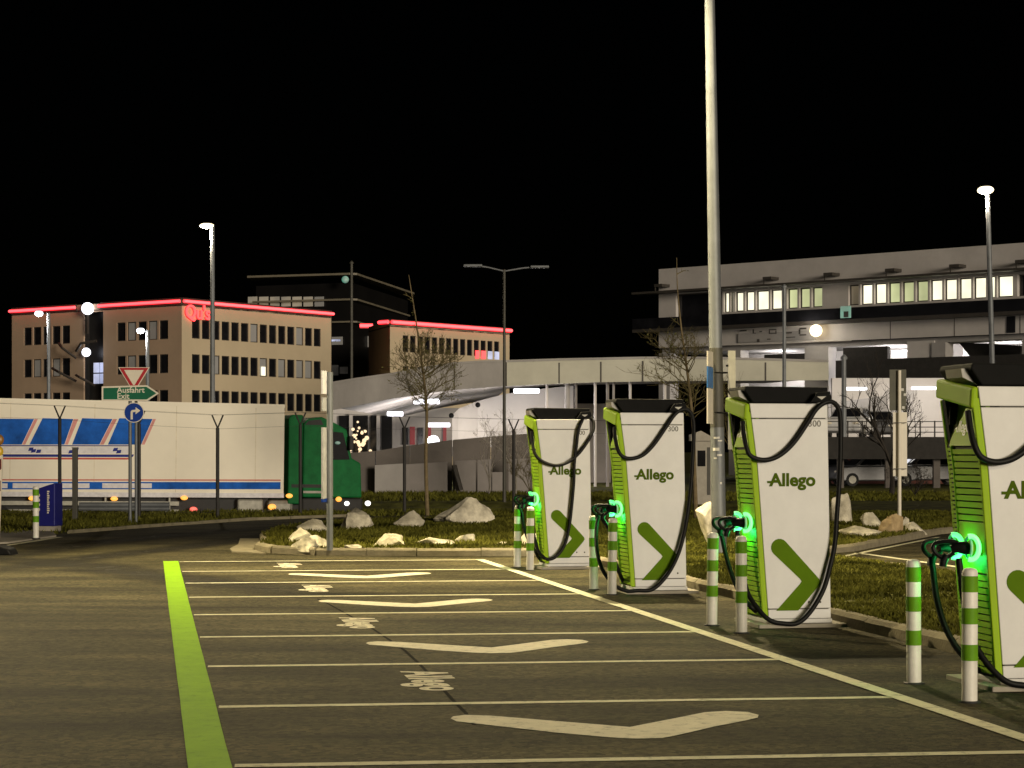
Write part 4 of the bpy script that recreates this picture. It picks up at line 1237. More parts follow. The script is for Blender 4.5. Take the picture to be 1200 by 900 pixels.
# cab
xc0, xc1 = TL(337, 540)[0], TL(424, 540)[0]
zr = TL(345, 486)[1]
s = MB(); s.box(x1 - .05, xc1 - .2, .3, 2.2, .55, 1.0); s.build('frame', M['chassis'], t)
s = MB(); s.prism([(xc0, 1.02), (xc0, zr - .12), (xc0 + .08, zr), (xc0 + .45, zr), (xc0 + .45, 1.02)], .0, 2.5); s.build('side_fairing', M['cabgreen'], t, bevel=.04)
s = MB(); s.prism([(xc0 + .47, 1.22), (xc0 + .47, zr - .28), (xc0 + .60, zr - .12), (xc0 + 1.05, zr - .05), (xc0 + 1.45, zr - .22), (xc0 + 1.85, zr - .42), (xc1 - .34, zr - 1.30), (xc1 - .05, zr - 1.45), (xc1, 1.22)], .02, 2.48); cabo = s.build('cab', M['cabgreen'], t, bevel=.05)
s = MB(); s.prism([(xc0 + 1.02, zr - 1.36), (xc0 + 1.02, zr - .46), (xc0 + 1.72, zr - .52), (xc1 - .42, zr - 1.34)], .008, .018); s.build('side_window', M['glass'], cabo)
s = MB(); s.prism([(xc0 + .50, zr - .30), (xc0 + .62, zr - .17), (xc0 + 1.0, zr - .12), (xc0 + 1.1, zr - .30)], .008, .018); s.build('dark_recess', M['chassis'], cabo)
s = MB(); s.box(xc0 + .1, xc0 + 1.15, -.006, .0185, 1.52, 1.62); s.build('step_trim', M['chassis'], cabo)
s = MB(); s.box(xc0 + .48, xc0 + 1.15, .006, .0185, 1.35, 1.42); s.build('chrome_strip', M['alu'], cabo)
s = MB(); s.box(xc0 + .45, xc1 + .02, .0, 2.5, .62, 1.20); s.build('bumper', M['chassis'], t, bevel=.05)
s = MB(); s.box(xc1 - .50, xc1 - .36, -.22, -.05, zr - 1.05, zr - .62); mo = s.build('mirror', M['chassis'], t, bevel=.03)
s = MB(); s.box(xc1 - .46, xc1 - .40, -.06, .02, zr - .70, zr - .66); s.build('mirror_arm', M['chassis'], mo)
wheel(xc0 + 1.15, .50)
lamp_blob('headlight', 406, 590, .17, .14, M['headlight'], y=.0)
lamp_blob('headlight', 433, 590, .19, .16, M['headlight'], y=.2)
lamp_blob('marker_light', 396, 585, .20, .16, M['amber'])
lamp_blob('marker_light', 338, 581, .22, .14, M['amber'])
lamp_blob('roof_light', 394, 519, .18, .10, M['litteal'])

# ---- trees: trunk + crown of twigs
def grow(mb, p, d, length, r, depth, rg, up=0.15, spread=0.55, shrink=0.68, kids=(2, 4), leaves=None):
    steps = 3
    path = [p.copy()]; rs = [r]
    q = p.copy(); dd = d.copy()
    for i in range(steps):
        dd = (dd + Vector((rg.gauss(0, .13), rg.gauss(0, .13), rg.gauss(0, .08) + up * .25))).normalized()
        q = q + dd * length / steps
        path.append(q.copy()); rs.append(r * (1 - .45 * (i + 1) / steps))
    mb.tube(path, rs, 4 if r < .012 else 6, cap=False)
    if leaves is not None and depth <= 1:
        for _ in range(2):
            leaves.append(path[rg.randint(1, steps)] + Vector((rg.gauss(0, .03), rg.gauss(0, .03), rg.gauss(0, .03))))
    if depth == 0: return
    for _ in range(rg.randint(*kids)):
        k = rg.uniform(.35, 1.0); i = min(steps - 1, int(k * steps))
        a = path[i].lerp(path[i + 1], k * steps - i)
        side = Vector((rg.gauss(0, 1), rg.gauss(0, 1), rg.gauss(0, .5)))
        side = (side - dd * side.dot(dd)).normalized()
        nd = (dd * (1 - spread) + side * spread + Vector((0, 0, up))).normalized()
        grow(mb, a, nd, length * shrink * rg.uniform(.75, 1.2), max(r * .55, .004), depth - 1, rg, up, spread, shrink, kids, leaves)

def leaf_mesh(pts, size, rg):
    s = MB()
    for p in pts:
        a = Vector((rg.gauss(0, 1), rg.gauss(0, 1), rg.gauss(0, 1))).normalized() * size * rg.uniform(.6, 1.3)
        b = Vector((rg.gauss(0, 1), rg.gauss(0, 1), rg.gauss(0, 1))).normalized() * size * .5
        s.add([p, p + a * .5 + b, p + a, p + a * .5 - b], [(0, 1, 2, 3)])
    return s

def young_tree(label, base, top_pts, branch_from, branch_to, n, blen, seed, twig='twig', leafy=True, r=.055, droop=.1):
    """straight leader with a tiered cone of fine branches"""
    rg = random.Random(seed)
    t = thing('tree', label, 'tree', base)
    path = smooth_path([Vector((0, 0, -.05))] + [Vector(p) - base for p in top_pts], 6)
    hgt = path[-1].z
    s = MB(); s.tube(path, [max(.006, r * (1 - .92 * i / (len(path) - 1))) for i in range(len(path))], 8); s.build('trunk', M['bark'], t, smooth=True)
    def on(z):
        for a, b in zip(path, path[1:]):
            if b.z >= z: return a.lerp(b, (z - a.z) / max(1e-6, b.z - a.z))
        return path[-1].copy()
    s = MB(); lv = []
    for i in range(n):
        k = .42 * rg.random() if i % 7 else .42 + .55 * rg.random()
        z = branch_from + (branch_to - branch_from) * k
        a = rg.uniform(0, 6.283)
        l = blen * (.55 + 1.3 * min(k, .2) - 1.1 * max(0, k - .25)) * rg.uniform(.7, 1.2) + .10 if k < .42 else blen * .22 * rg.uniform(.5, 1.3)
        grow(s, on(z), Vector((math.cos(a), math.sin(a), .55 + droop * rg.random())).normalized(), l * .62, .012, 3 if k < .42 else 1, rg, up=.18, spread=.5, shrink=.62, kids=(2, 4), leaves=lv)
    cr = s.build('crown', M[twig], t)
    if leafy:
        leaf_mesh([p for p in lv if rg.random() < leafy], .045, rg).build('leaves', M['leaf'], cr)['kind'] = 'stuff'
    return t

Yt = 54.0
base = P(501, 603, Yt); base.z = -.02
tops = [P(499, 540, Yt), P(500, 480, Yt), P(495, 430, Yt), P(488, 380, Yt), P(481, 335, Yt), P(479, 322, Yt)]
young_tree('slender young tree with olive twiggy crown and long bare leader', base, tops, P(0, 492, Yt).z, P(0, 340, Yt).z, 44, 1.55, 31, leafy=.25)
Yt = 47.0
base = P(816, 617, Yt); base.z = .08
tops = [P(814, 560, Yt), P(812, 500, Yt), P(806, 440, Yt), P(799, 390, Yt), P(794, 340, Yt), P(793, 302, Yt)]
young_tree('twiggy young tree with tall thin leader beside the tall lamp post', base, tops, P(0, 500, Yt).z, P(0, 320, Yt).z, 34, 1.35, 32, leafy=.2)

def bare_tree(label, base, h, seed, twig='twig_dark', n=7, spread=.45, depth=4, r=.07, lean=0, name='tree', trunk_h=.22):
    rg = random.Random(seed)
    t = thing(name, label, 'tree' if name == 'tree' else 'shrub', base)
    s = MB(); th = h * trunk_h
    s.tube([(0, 0, -.05), (.03, 0, th * .5), (lean * .2, 0, th)], [r, r * .85, r * .7], 8, cap=False); s.build('trunk', M[twig], t, smooth=True)
    s = MB(); lv = []
    for i in range(n):
        a = 6.283 * i / n + rg.uniform(-.4, .4)
        d = Vector((math.cos(a) * spread + lean * .2, math.sin(a) * spread, 1)).normalized()
        grow(s, Vector((lean * .2, 0, th * rg.uniform(.75, 1))), d, h * .36 * rg.uniform(.8, 1.15), r * .5, depth, rg, up=.12, spread=.42, shrink=.66, kids=(2, 3), leaves=lv)
    cr = s.build('crown', M[twig], t)
    leaf_mesh([p for p in lv if rg.random() < .12], .06, rg).build('leaves', M[twig], cr)['kind'] = 'stuff'
    return t
bare_tree('bare dark many-branched tree before the lower parking deck', P(1045, 578, 78).xy.to_3d(), 5.4, 41, r=.11, n=8)
bare_tree('pale thin birch sapling against the ramp wall nearest the slope foot', P(573, 576, 79).xy.to_3d(), 3.0, 42, twig='birch', n=5, r=.035, spread=.3)
bare_tree('pale birch sapling clump beside the unlit double-arm lamp', P(604, 577, 78).xy.to_3d(), 3.6, 43, twig='birch', n=8, r=.04, spread=.4)
bare_tree('small tangled bare shrub at the foot of the ramp wall', P(622, 579, 76).xy.to_3d(), 2.2, 44, twig='twig', n=9, r=.03, spread=.7, name='shrub', trunk_h=.08)
bare_tree('reddish leafless shrub in front of the parked cars under the deck', P(1072, 581, 76).xy.to_3d(), 1.8, 45, twig='twig_dark', n=9, r=.03, spread=.8, name='shrub', trunk_h=.06)
bare_tree('small bare tree over the end of the pale ramp parapet', P(868, 575, 80).xy.to_3d(), 5.2, 46, twig='twig', n=6, r=.06, spread=.4)

# ---- facade helper: vertical plane between two ground points
class Facade:
    def __init__(s, A, B):
        s.A = Vector((A[0], A[1])); s.B = Vector((B[0], B[1])); s.d = (s.B - s.A); s.len = s.d.length; s.d.normalize()
        s.ang = math.atan2(s.d.y, s.d.x)
    def hit(s, px, py):
        rx = (px - 600) / F
        A = np.array([[s.d.x, -rx], [s.d.y, -1.0]]); sv = np.linalg.solve(A, np.array([-s.A.x, -s.A.y]))
        return sv[0], H - (py - HOR) * sv[1] / F

def wall_holes(s0, s1, z0, z1, holes, t):
    """front skin with real openings and their reveals; local x along, y back, z up"""
    S = sorted({s0, s1} | {h[0] for h in holes} | {h[1] for h in holes}); Z = sorted({z0, z1} | {h[2] for h in holes} | {h[3] for h in holes})
    mb = MB()
    for a, b in zip(S, S[1:]):
        run = None
        for c, d in zip(Z, Z[1:]):
            mx, mz = (a + b) / 2, (c + d) / 2
            if any(h[0] < mx < h[1] and h[2] < mz < h[3] for h in holes): continue
            mb.add([(a, 0, c), (b, 0, c), (b, 0, d), (a, 0, d)], [(0, 1, 2, 3)])
    for (a, b, c, d) in holes:
        mb.add([(a, 0, c), (b, 0, c), (b, 0, d), (a, 0, d), (a, t, c), (b, t, c), (b, t, d), (a, t, d)], [(0, 1, 5, 4), (1, 2, 6, 5), (2, 3, 7, 6), (3, 0, 4, 7)])
    return mb

def pane(parent, h, t, material, frame=True, name='window'):
    a, b, c, d = h
    s = MB(); s.box(a, b, t - .02, t + .02, c, d)
    w = s.build(name, material, parent)
    if frame:
        f = MB(); fw = min(.08, (b - a) * .12)
        f.box(a, a + fw, t - .08, t - .022, c, d); f.box(b - fw, b, t - .08, t - .022, c, d); f.box(a + fw, b - fw, t - .08, t - .022, d - fw, d); f.box(a + fw, b - fw, t - .08, t - .022, c, c + fw)
        f.build('frame', M['frame'], w)
    return w

rgb = random.Random(5)
# ---- office block with red roof edge
YC, YL, YR = 204.0, 219.0, 223.0
XC, XL, XR = (213 - 600) * YC / F, (14 - 600) * YL / F, (388 - 600) * YR / F
ZT = P(213, 350, YC).z
off = thing('office_building', 'beige office block with red glowing roof edge and red corner sign', 'building', (XC, YC, 0))
fr = Facade((XC, YC), (XR, YR)); fl = Facade((XL, YL), (XC, YC))
def facade_node(root, fc, name):
    e = bpy.data.objects.new(name, None); C.objects.link(e); e.parent = root
    e.location = (fc.A.x - root.location.x, fc.A.y - root.location.y, 0); e.rotation_euler = (0, 0, fc.ang)
    return e
def facade_wall(root, fc, z1, holes, t, material, z0=-2.5):
    mb = wall_holes(0, fc.len, z0, z1, holes, t)
    o = mb.build('wall', material, root)
    o.location = (fc.A.x - root.location.x, fc.A.y - root.location.y, 0); o.rotation_euler = (0, 0, fc.ang)
    return o
# right facade: 14 windows by 4 storeys
def grid(fc, x0, x1, n, rows, wfrac=.70):
    s0 = fc.hit(x0, 400)[0]; s1 = fc.hit(x1, 400)[0]; p = (s1 - s0) / (n - 1 + wfrac)
    return [(s0 + p * i, s0 + p * (i + wfrac), z0, z1) for (z0, z1) in rows for i in range(n)]
rz_ = lambda fc, px, a, b: (fc.hit(px, b)[1], fc.hit(px, a)[1])
rowsR = [rz_(fr, 225, 374, 396.5), rz_(fr, 225, 415, 437.5), rz_(fr, 225, 457, 479), rz_(fr, 225, 499, 521)]
holes = grid(fr, 225, 376, 14, rowsR, .80)
w = facade_wall(off, fr, ZT, holes, .18, M['beige'])
for i, h in enumerate(holes):
    lit = (i == 14 + 7)
    pane(w, h, .16, M['dimwin'] if rgb.random() < .16 else M['glass'])
    if lit:
        s = MB(); s.box(h[0] + .3, h[1] - .2, .06, .07, h[2] + .1, h[2] + 1.0); s.build('lit_blind', M['litwin'], w)
# left facade: two groups of five and the stair recess between
rowsL = [rz_(fl, 170, 376.5, 398.5), rz_(fl, 170, 416, 438), rz_(fl, 170, 457.5, 479), rz_(fl, 170, 499, 521)]
holes = grid(fl, 137, 197, 5, rowsL, .82) + grid(fl, 28, 82, 5, rowsL, .82)
rs0, rs1 = fl.hit(98, 400)[0], fl.hit(121, 400)[0]
rec = (rs0, rs1, -1.0, ZT - .8)
wl_ = facade_wall(off, fl, ZT, holes + [rec], .18, M['beige_shade'])
for h in holes: pane(wl_, h, .16, M['dimwin'] if rgb.random() < .1 else M['glass'])
s = MB(); s.box(rs0, rs1, .80, .90, -1, ZT - .8); s.build('stair_back_wall', M['tower'], wl_)  # recess shade put into the near-black colour of these walls
s = MB(); s.box(rs0 - .05, rs0, .19, .80, -1, ZT - .8); s.build('stair_side_wall', M['tower'], wl_)
s = MB(); s.box(rs1, rs1 + .05, .19, .80, -1, ZT - .8); s.build('stair_side_wall', M['tower'], wl_)
zz0, zz1 = rz_(fl, 110, 424, 450)
a0, a1 = fl.hit(103, 430)[0], fl.hit(118, 430)[0]
for k in range(2):
    for j in range(2):
        w2 = (a1 - a0) / 2; h2 = (zz1 - zz0) / 2
        s = MB(); s.box(a0 + k * w2 + .06, a0 + (k + 1) * w2 - .06, .70, .76, zz0 + j * h2 + .06, zz0 + (j + 1) * h2 - .06); s.build('lit_door_pane', M['litcold'], wl_)
lamp_light(wl_, ((rs0 + rs1) / 2, -.6, fl.hit(106, 414)[1]), 30, (.85, .85, 1.0), radius=.3)
s = MB(); s.ball(((rs0 + rs1) / 2 - .5, -.5, fl.hit(106, 413)[1]), .45, 14, 10); s.build('wall_lamp', M['lampcold'], wl_, smooth=True)
s = MB(); s.ball((fl.hit(108, 362)[0], -.6, fl.hit(108, 362)[1]), .62, 14, 10); s.build('flood_lamp', M['lampcold'], wl_, smooth=True)
s = MB(); xx = fl.hit(106, 362)[0]; s.box(xx - .1, xx + .1, -.5, -.3, ZT - 3, ZT + .2); s.build('lamp_bracket', M['frame'], wl_)
# curved outside stair: dark stringers and landings
for (pa, pb) in (((78, 403), (98, 420)), ((98, 412), (122, 400)), ((70, 432), (98, 447)), ((98, 440), (120, 452))):
    a = fl.hit(*pa); bq = fl.hit(*pb)
    s = MB(); s.tube([(a[0], -1.0, a[1]), ((a[0] + bq[0]) / 2, -1.7, (a[1] + bq[1]) / 2 + .25), (bq[0], -1.0, bq[1])], .14, 6); s.build('stair_flight', M['frame'], wl_)
# roof and neon
def roof_poly(pts, z0, z1, material, parent, name='roof'):
    s = MB(); s.prism([(x - parent.location.x, y - parent.location.y) for x, y in pts], z0, z1, 'xy'); return s.build(name, material, parent)
back = Vector((-10, 40))
roof_poly([(XL, YL), (XC, YC), (XR, YR), (XR - 4, YR + 30), (XL + 4, YL + 30)], ZT - .7, ZT - .55, M['roof'], off)
roof_poly([(XL, YL + .6), (XL + .5, YL + 1.2), (XL + 3.5, YL + 30), (XL + 3, YL + 30)], -2, ZT - .05, M['beige_shade'], off, 'end_wall')
roof_poly([(XR - .5, YR + 1.2), (XR, YR + .6), (XR - 3.5, YR + 30), (XR - 4, YR + 30)], -2, ZT - .05, M['beige'], off, 'end_wall')
def neon(parent, p, q, z, r=.17):
    p = Vector((*p, z)) - parent.location; q = Vector((*q, z)) - parent.location
    d = (q - p).normalized(); n = Vector((d.y, -d.x, 0))
    s = MB(); s.tube([p + n * .30, q + n * .30], r, 8); o = s.build('neon_tube', M['neon'], parent)
    s = MB(); s.tube([p + n * .36 + Vector((0, 0, -.0)), q + n * .36], r * .82, 8); s.build('neon_core', M['neon_core'], o)
    s = MB(); s.hexa([(*(p + n * .02)[:2], z - .35), (*(q + n * .02)[:2], z - .35), (*(q + n * .12)[:2], z - .35), (*(p + n * .12)[:2], z - .35), (*(p + n * .02)[:2], z + .35), (*(q + n * .02)[:2], z + .35), (*(q + n * .12)[:2], z + .35), (*(p + n * .12)[:2], z + .35)]); s.build('neon_channel', M['frame'], parent)
def lerp2(a, b, k): return (a[0] + (b[0] - a[0]) * k, a[1] + (b[1] - a[1]) * k)
A_, C_, B_ = (XL, YL), (XC, YC), (XR, YR)
neon(off, A_, lerp2(A_, C_, .40), ZT - .25)
neon(off, lerp2(A_, C_, .54), C_, ZT - .25)
neon(off, C_, B_, ZT - .25)
# red corner sign
me = text_mesh('neon_sign', "Qu's", 1.9, M['neon'], extrude=.06, offset=.03)
o = link('neon_sign', me, w); q = fr.hit(214, 372.5); place(o, (q[0] + .1, -.25, q[1]), (1, 0, 0), (0, 0, 1))
# plant boxes on the roof
for (px, pw_) in ((176, 10), (200, 8), (211, 5), (224, 8), (238, 13), (257, 8), (276, 15), (287, 11)):
    p = P(px, 352, 228)
    s = MB(); s.box(p.x - pw_ * .045, p.x + pw_ * .045, 228, 230, ZT - .56, ZT + 1.0)
    for i, vv in enumerate(s.v): s.v[i] = (vv[0] - off.location.x, vv[1] - off.location.y, vv[2])
    s.build('roof_unit', M['whitewall'], off)

# ---- second wing
Y1, Y2 = 250.0, 268.0
X1_, X2_ = (457 - 600) * Y1 / F, (597 - 600) * Y2 / F
ZW = P(457, 376, Y1).z
wing = thing('office_wing', 'smaller beige office wing with red roof edge behind the ramp', 'building', (X1_, Y1, 0))
fw_ = Facade((X1_, Y1), (X2_, Y2))
rows = [rz_(fw_, 474, 393, 412.5), rz_(fw_, 474, 429, 448)]
holes = grid(fw_, 472, 585, 14, rows, .76)
ww = facade_wall(wing, fw_, ZW, holes, .18, M['beige'])
for i, h in enumerate(holes):
    pane(ww, h, .16, M['glass'])
for (i, c) in ((10, 'neon'), (11, 'neon'), (12, 'litcold'), (13, 'litcold')):
    h = holes[i]; s = MB(); s.box(h[0] + (.25 if i == 10 else .05), h[1] - .12, -.10, -.02, h[2] - .3, h[2] + .7); s.build('lit_sign_panel', M[c], ww)
f2 = Facade(((432 - 600) * 262 / F, 262), (X1_, Y1))
facade_wall(wing, f2, ZW, [], .3, M['beige_shade'])
roof_poly([((432 - 600) * 262 / F, 262), (X1_, Y1), (X2_, Y2), (X2_ - 2, Y2 + 25), (X1_ - 3, 290)], ZW - .7, ZW - .55, M['roof'], wing)
neon(wing, ((447 - 600) * 252 / F, 251), (X1_, Y1 - .2), ZW - .15, .24)
neon(wing, (X1_, Y1), (X2_, Y2), ZW - .15, .24)
neon(wing, ((422 - 600) * 275 / F, 275), ((437 - 600) * 275 / F, 275), ZW + .9, .28)

# ---- dark glass tower behind
YT = 290.0
tw = thing('tower_building', 'dark glass tower with thin pale roof eaves behind the office blocks', 'building', ((412 - 600) * YT / F, YT, 0))
cx = tw.location.x
lx_ = (300 - 600) * 296 / F; rx_ = (478 - 600) * 325 / F
zE = P(412, 321, YT).z
s = MB(); s.prism([(lx_ - cx, 6), (0, 0), (rx_ - cx, 35), (rx_ - cx - 8, 60), (lx_ - cx, 50)], -2, zE - 1.2, 'xy'); s.build('glass_body', M['tower'], tw)
def eave(z, o_, th, name='roof_eave'):
    s = MB(); s.prism([(lx_ - cx - o_, 5 - o_), (-.2, -o_), (.8, -o_ + .4), (rx_ - cx + o_, 35), (rx_ - cx + o_ - 2, 38), (0, 3), (lx_ - cx - o_, 9)], z, z + th, 'xy'); return s.build(name, M['eave'], tw)
eave(zE - .2, 1.0, .28); eave(P(412, 352, YT).z, .35, .25, 'storey_ledge'); eave(P(412, 378, YT).z, .35, .22, 'storey_ledge')
ft = Facade((lx_, YT + 6), (cx, YT))
def tower_win(x0, x1_, y0, y1_, material, fc=ft, name='window'):
    a, z1_ = fc.hit(x0, y0); bq, z0_ = fc.hit(x1_, y1_)
    s = MB(); s.box(min(a, bq), max(a, bq), -.22, -.1, z0_, z1_)
    o = s.build(name, material, tw); o.location = (fc.A.x - cx, fc.A.y - YT, 0); o.rotation_euler = (0, 0, fc.ang)
for k in range(7): tower_win(291.5 + k * 13, 302 + k * 13, 348, 359, M['litwin3'] if k < 6 else M['dimwin'])
tower_win(388, 402, 395, 404, M['dimwin']); tower_win(389, 400, 398, 400, M['litcold'])
tower_win(388, 397, 428, 440, M['dimwin']); tower_win(399, 408, 430, 438, M['dimwin'])
fT2 = Facade((cx, YT), (rx_, YT + 35))
for k in range(3): tower_win(430 + k * 8, 436 + k * 8, 394, 408, M['dimwin'], fT2)
s = MB(); q = P(405, 328, YT - 2); s.ball((q.x - cx, -2.6, q.z), .5, 10, 8); s.build('green_light', M['litteal'], tw, smooth=True)

# ---- terminal building at the right
YA, YB = 150.0, 128.5
fA, fB = ((772 - 600) * YA / F, YA), ((1262 - 600) * YB / F, YB)
ter = thing('terminal_building', 'long terminal building with a band of lit windows and projecting canopies', 'building', (*fA, 0))
ft_ = Facade(fA, fB)
zt_ = lambda py, px=847: ft_.hit(px, py)[1]
zroof = ft_.hit(772, 315.5)[1]; zwin1, zwin0 = zt_(343), zt_(366); zbal1, zbal0 = zt_(367), zt_(386); zlow = zt_(405)
def split(x0, x1_, widths):
    s0, s1 = ft_.hit(x0, 350)[0], ft_.hit(x1_, 350)[0]; tot = sum(widths); out = []; a = s0
    for wd in widths:
        bq = a + (s1 - s0) * wd / tot; out.append((a + .07, bq - .07, zwin0, zwin1)); a = bq
    return out
win = split(847, 884.5, [1.1, .7, 1.6, 1.7]) + split(884.5, 917, [1.7, 1.5]) + split(921, 964.5, [1, 1, 1])
win2 = split(993, 1188, [.9, 1, 1, 1, 1, 1, 1, 1, 1, 1, .6, 1.2])
dark = (ft_.hit(792, 350)[0], ft_.hit(846, 350)[0], zwin0 - .2, zwin1 + .1)
dark2 = (ft_.hit(1192, 350)[0], ft_.len - .4, zwin0, zwin1)
tw_ = facade_wall(ter, ft_, zroof, win + win2 + [dark, dark2], .4, M['termwall'], z0=zlow)
for h in (dark, dark2): pane(tw_, h, .38, M['glass'])
for i, h in enumerate(win): pane(tw_, h, .3, M['litwin2'] if i in (6, 7, 8) else M['litwin'])
for i, h in enumerate(win2): pane(tw_, h, .3, M['litwin3'] if i == 0 else (M['litwin2'] if i in (3, 4, 5) else M['litwin']))
# canopy, balcony, brackets
sL = ft_.hit(750, 345)[0]
s = MB(); s.box(sL, ft_.len, -1.0, -.01, zt_(340), zt_(337.5)); s.build('canopy', M['frame'], tw_)
s = MB(); s.box(sL, ft_.len, -.9, -.012, zbal0, zbal0 + .22); s.build('balcony_slab', M['frame'], tw_)
s = MB(); s.box(sL, ft_.len, -.9, -.82, zbal0 + .22, zbal1 - .15); s.build('balcony_glass', M['glass'], tw_)
a, z1_ = ft_.hit(994, 356)[0], zt_(366.5)
s = MB(); s.box(ft_.hit(994, 350)[0], ft_.hit(1006, 350)[0], -.96, -.91, zbal0 + .3, zbal1 - .05); ep = s.build('lit_exit_panel', M['litteal'], tw_)
s = MB(); s.box(ft_.hit(998, 350)[0], ft_.hit(1003.5, 350)[0], -.98, -.965, zbal0 + .35, zbal1 - .4); s.build('door_silhouette', M['frame'], ep)
for px in (776, 903, 974, 1046, 1121, 1198):
    a = ft_.hit(px, 330)[0]
    s = MB(); s.box(a, a + .7, -.95, -.02, zroof - 1.35, zroof - 1.15); s.build('bracket', M['frame'], tw_)
    s = MB(); s.box(a + .02, a + .08, -.90, -.84, zt_(337.4), zroof - 1.36); s.build('hanger_rod', M['frame'], tw_)
for px in (918, 1043, 1118, 1195):
    a = ft_.hit(px, 395)[0]
    s = MB(); s.box(a, a + .05, -.012, -.002, zlow, zbal0); s.build('panel_joint', M['frame'], tw_)
# faint sign board with block characters
s = MB(); s.box(ft_.hit(866, 390)[0], ft_.hit(955, 390)[0], -.10, -.004, zlow + .15, zbal0 - .35); sb = s.build('sign_board', M['rampc'], tw_)
for (x0, x1_, y0, y1_) in [(868, 876, 387, 388.5), (883, 884.5, 386, 391), (884.5, 887, 390, 391), (891, 894, 388, 389.5), (902, 911, 386, 387.2), (902, 903.2, 387.4, 391.5), (909.8, 911, 387.4, 391.5), (903.4, 909.6, 390.5, 391.5), (922, 929, 389.5, 391), (938, 946, 384.5, 386), (937, 939, 386.2, 391.8), (938, 946, 392, 393.5), (888, 891, 397.5, 401), (900, 904, 397, 398.2), (922, 933, 395, 396)]:
    s = MB(); s.box(ft_.hit(x0, 390)[0], ft_.hit(x1_, 390)[0], -.115, -.102, ft_.hit(x0, y1_)[1], ft_.hit(x0, y0)[1]); s.build('sign_character', M['frame'], sb)
# roof, ends, back
s = MB(); s.box(0, ft_.len, .02, 25, zroof - .3, zroof - .1); s.build('roof', M['roof'], tw_)
s = MB(); s.box(.0, .3, .42, 25, zlow, zroof - .32); s.build('end_wall', M['termwall'], tw_)
s = MB(); s.box(0, ft_.len, .42, 14, zlow - .35, zlow - .02); s.build('floor_slab', M['rampc'], tw_)
# wall lamp
q = ft_.hit(963, 388)
s = MB(); s.ball((q[0], -.7, q[1]), .42, 14, 10); s.build('wall_lamp', M['lampwarm'], tw_, smooth=True)
s = MB(); s.box(q[0] - .06, q[0] + .06, -.6, -.004, q[1] + .45, q[1] + .57); s.build('lamp_arm', M['frame'], tw_)
lamp_light(tw_, (q[0], -1.6, q[1]), 130, (1, .92, .78), radius=.3)
# open level below: white lit back walls, columns, dark beams
lv = lambda py: zt_(py, 950)
for (x0, x1_) in ((805, 941), (958, 974), (975, 1090), (1095, 1190)):
    a, bq = ft_.hit(x0, 410)[0], ft_.hit(x1_, 410)[0]
    s = MB(); s.box(a, bq, 6.0, 6.3, lv(450), lv(404)); s.build('lit_back_wall', M['whitewall'], tw_)
for px in (770, 852, 941, 1090, 1196):
    a = ft_.hit(px, 410)[0]
    s = MB(); s.box(a, a + (1.0 if px != 941 else 1.9), .2, 1.2, -1, zlow - .36); s.build('column', M['rampc'], tw_)
s = MB(); s.box(ft_.hit(1060, 410)[0], ft_.hit(1092, 410)[0], .3, 4, lv(424), lv(404.5)); s.build('service_box', M['termwall'], tw_)
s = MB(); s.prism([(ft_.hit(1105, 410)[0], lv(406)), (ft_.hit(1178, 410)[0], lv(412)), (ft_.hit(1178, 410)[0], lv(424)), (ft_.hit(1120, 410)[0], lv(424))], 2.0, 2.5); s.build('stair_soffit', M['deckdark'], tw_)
s = MB(); s.box(ft_.hit(1180, 410)[0], ft_.hit(1190, 410)[0], -.05, -.004, zlow + .05, zlow + 1.1); s.build('vent_opening', M['glass'], tw_)
for (px, pw_) in ((880, 400), (1010, 500), (1050, 500), (1150, 420)):
    a = ft_.hit(px, 410)[0]
    s = MB(); s.box(a - .7, a + .7, 4.9, 5.1, zlow - .62, zlow - .52); s.build('tube_lamp', M['lampcold'], tw_)
    lamp_light(tw_, (a, 3.6, zlow - 1.0), pw_ * 1.1, (1.0, .95, .92), radius=.3)
# dark beams of the lower level
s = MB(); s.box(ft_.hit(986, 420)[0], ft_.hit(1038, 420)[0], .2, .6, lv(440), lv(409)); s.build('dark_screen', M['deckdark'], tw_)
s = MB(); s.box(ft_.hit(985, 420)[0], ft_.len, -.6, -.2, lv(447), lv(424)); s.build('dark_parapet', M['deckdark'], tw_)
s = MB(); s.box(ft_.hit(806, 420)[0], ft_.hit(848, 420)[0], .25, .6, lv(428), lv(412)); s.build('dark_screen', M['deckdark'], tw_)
s = MB(); s.box(ft_.hit(893, 420)[0], ft_.hit(940, 420)[0], .25, .6, lv(428), lv(413.5)); s.build('dark_screen', M['deckdark'], tw_)

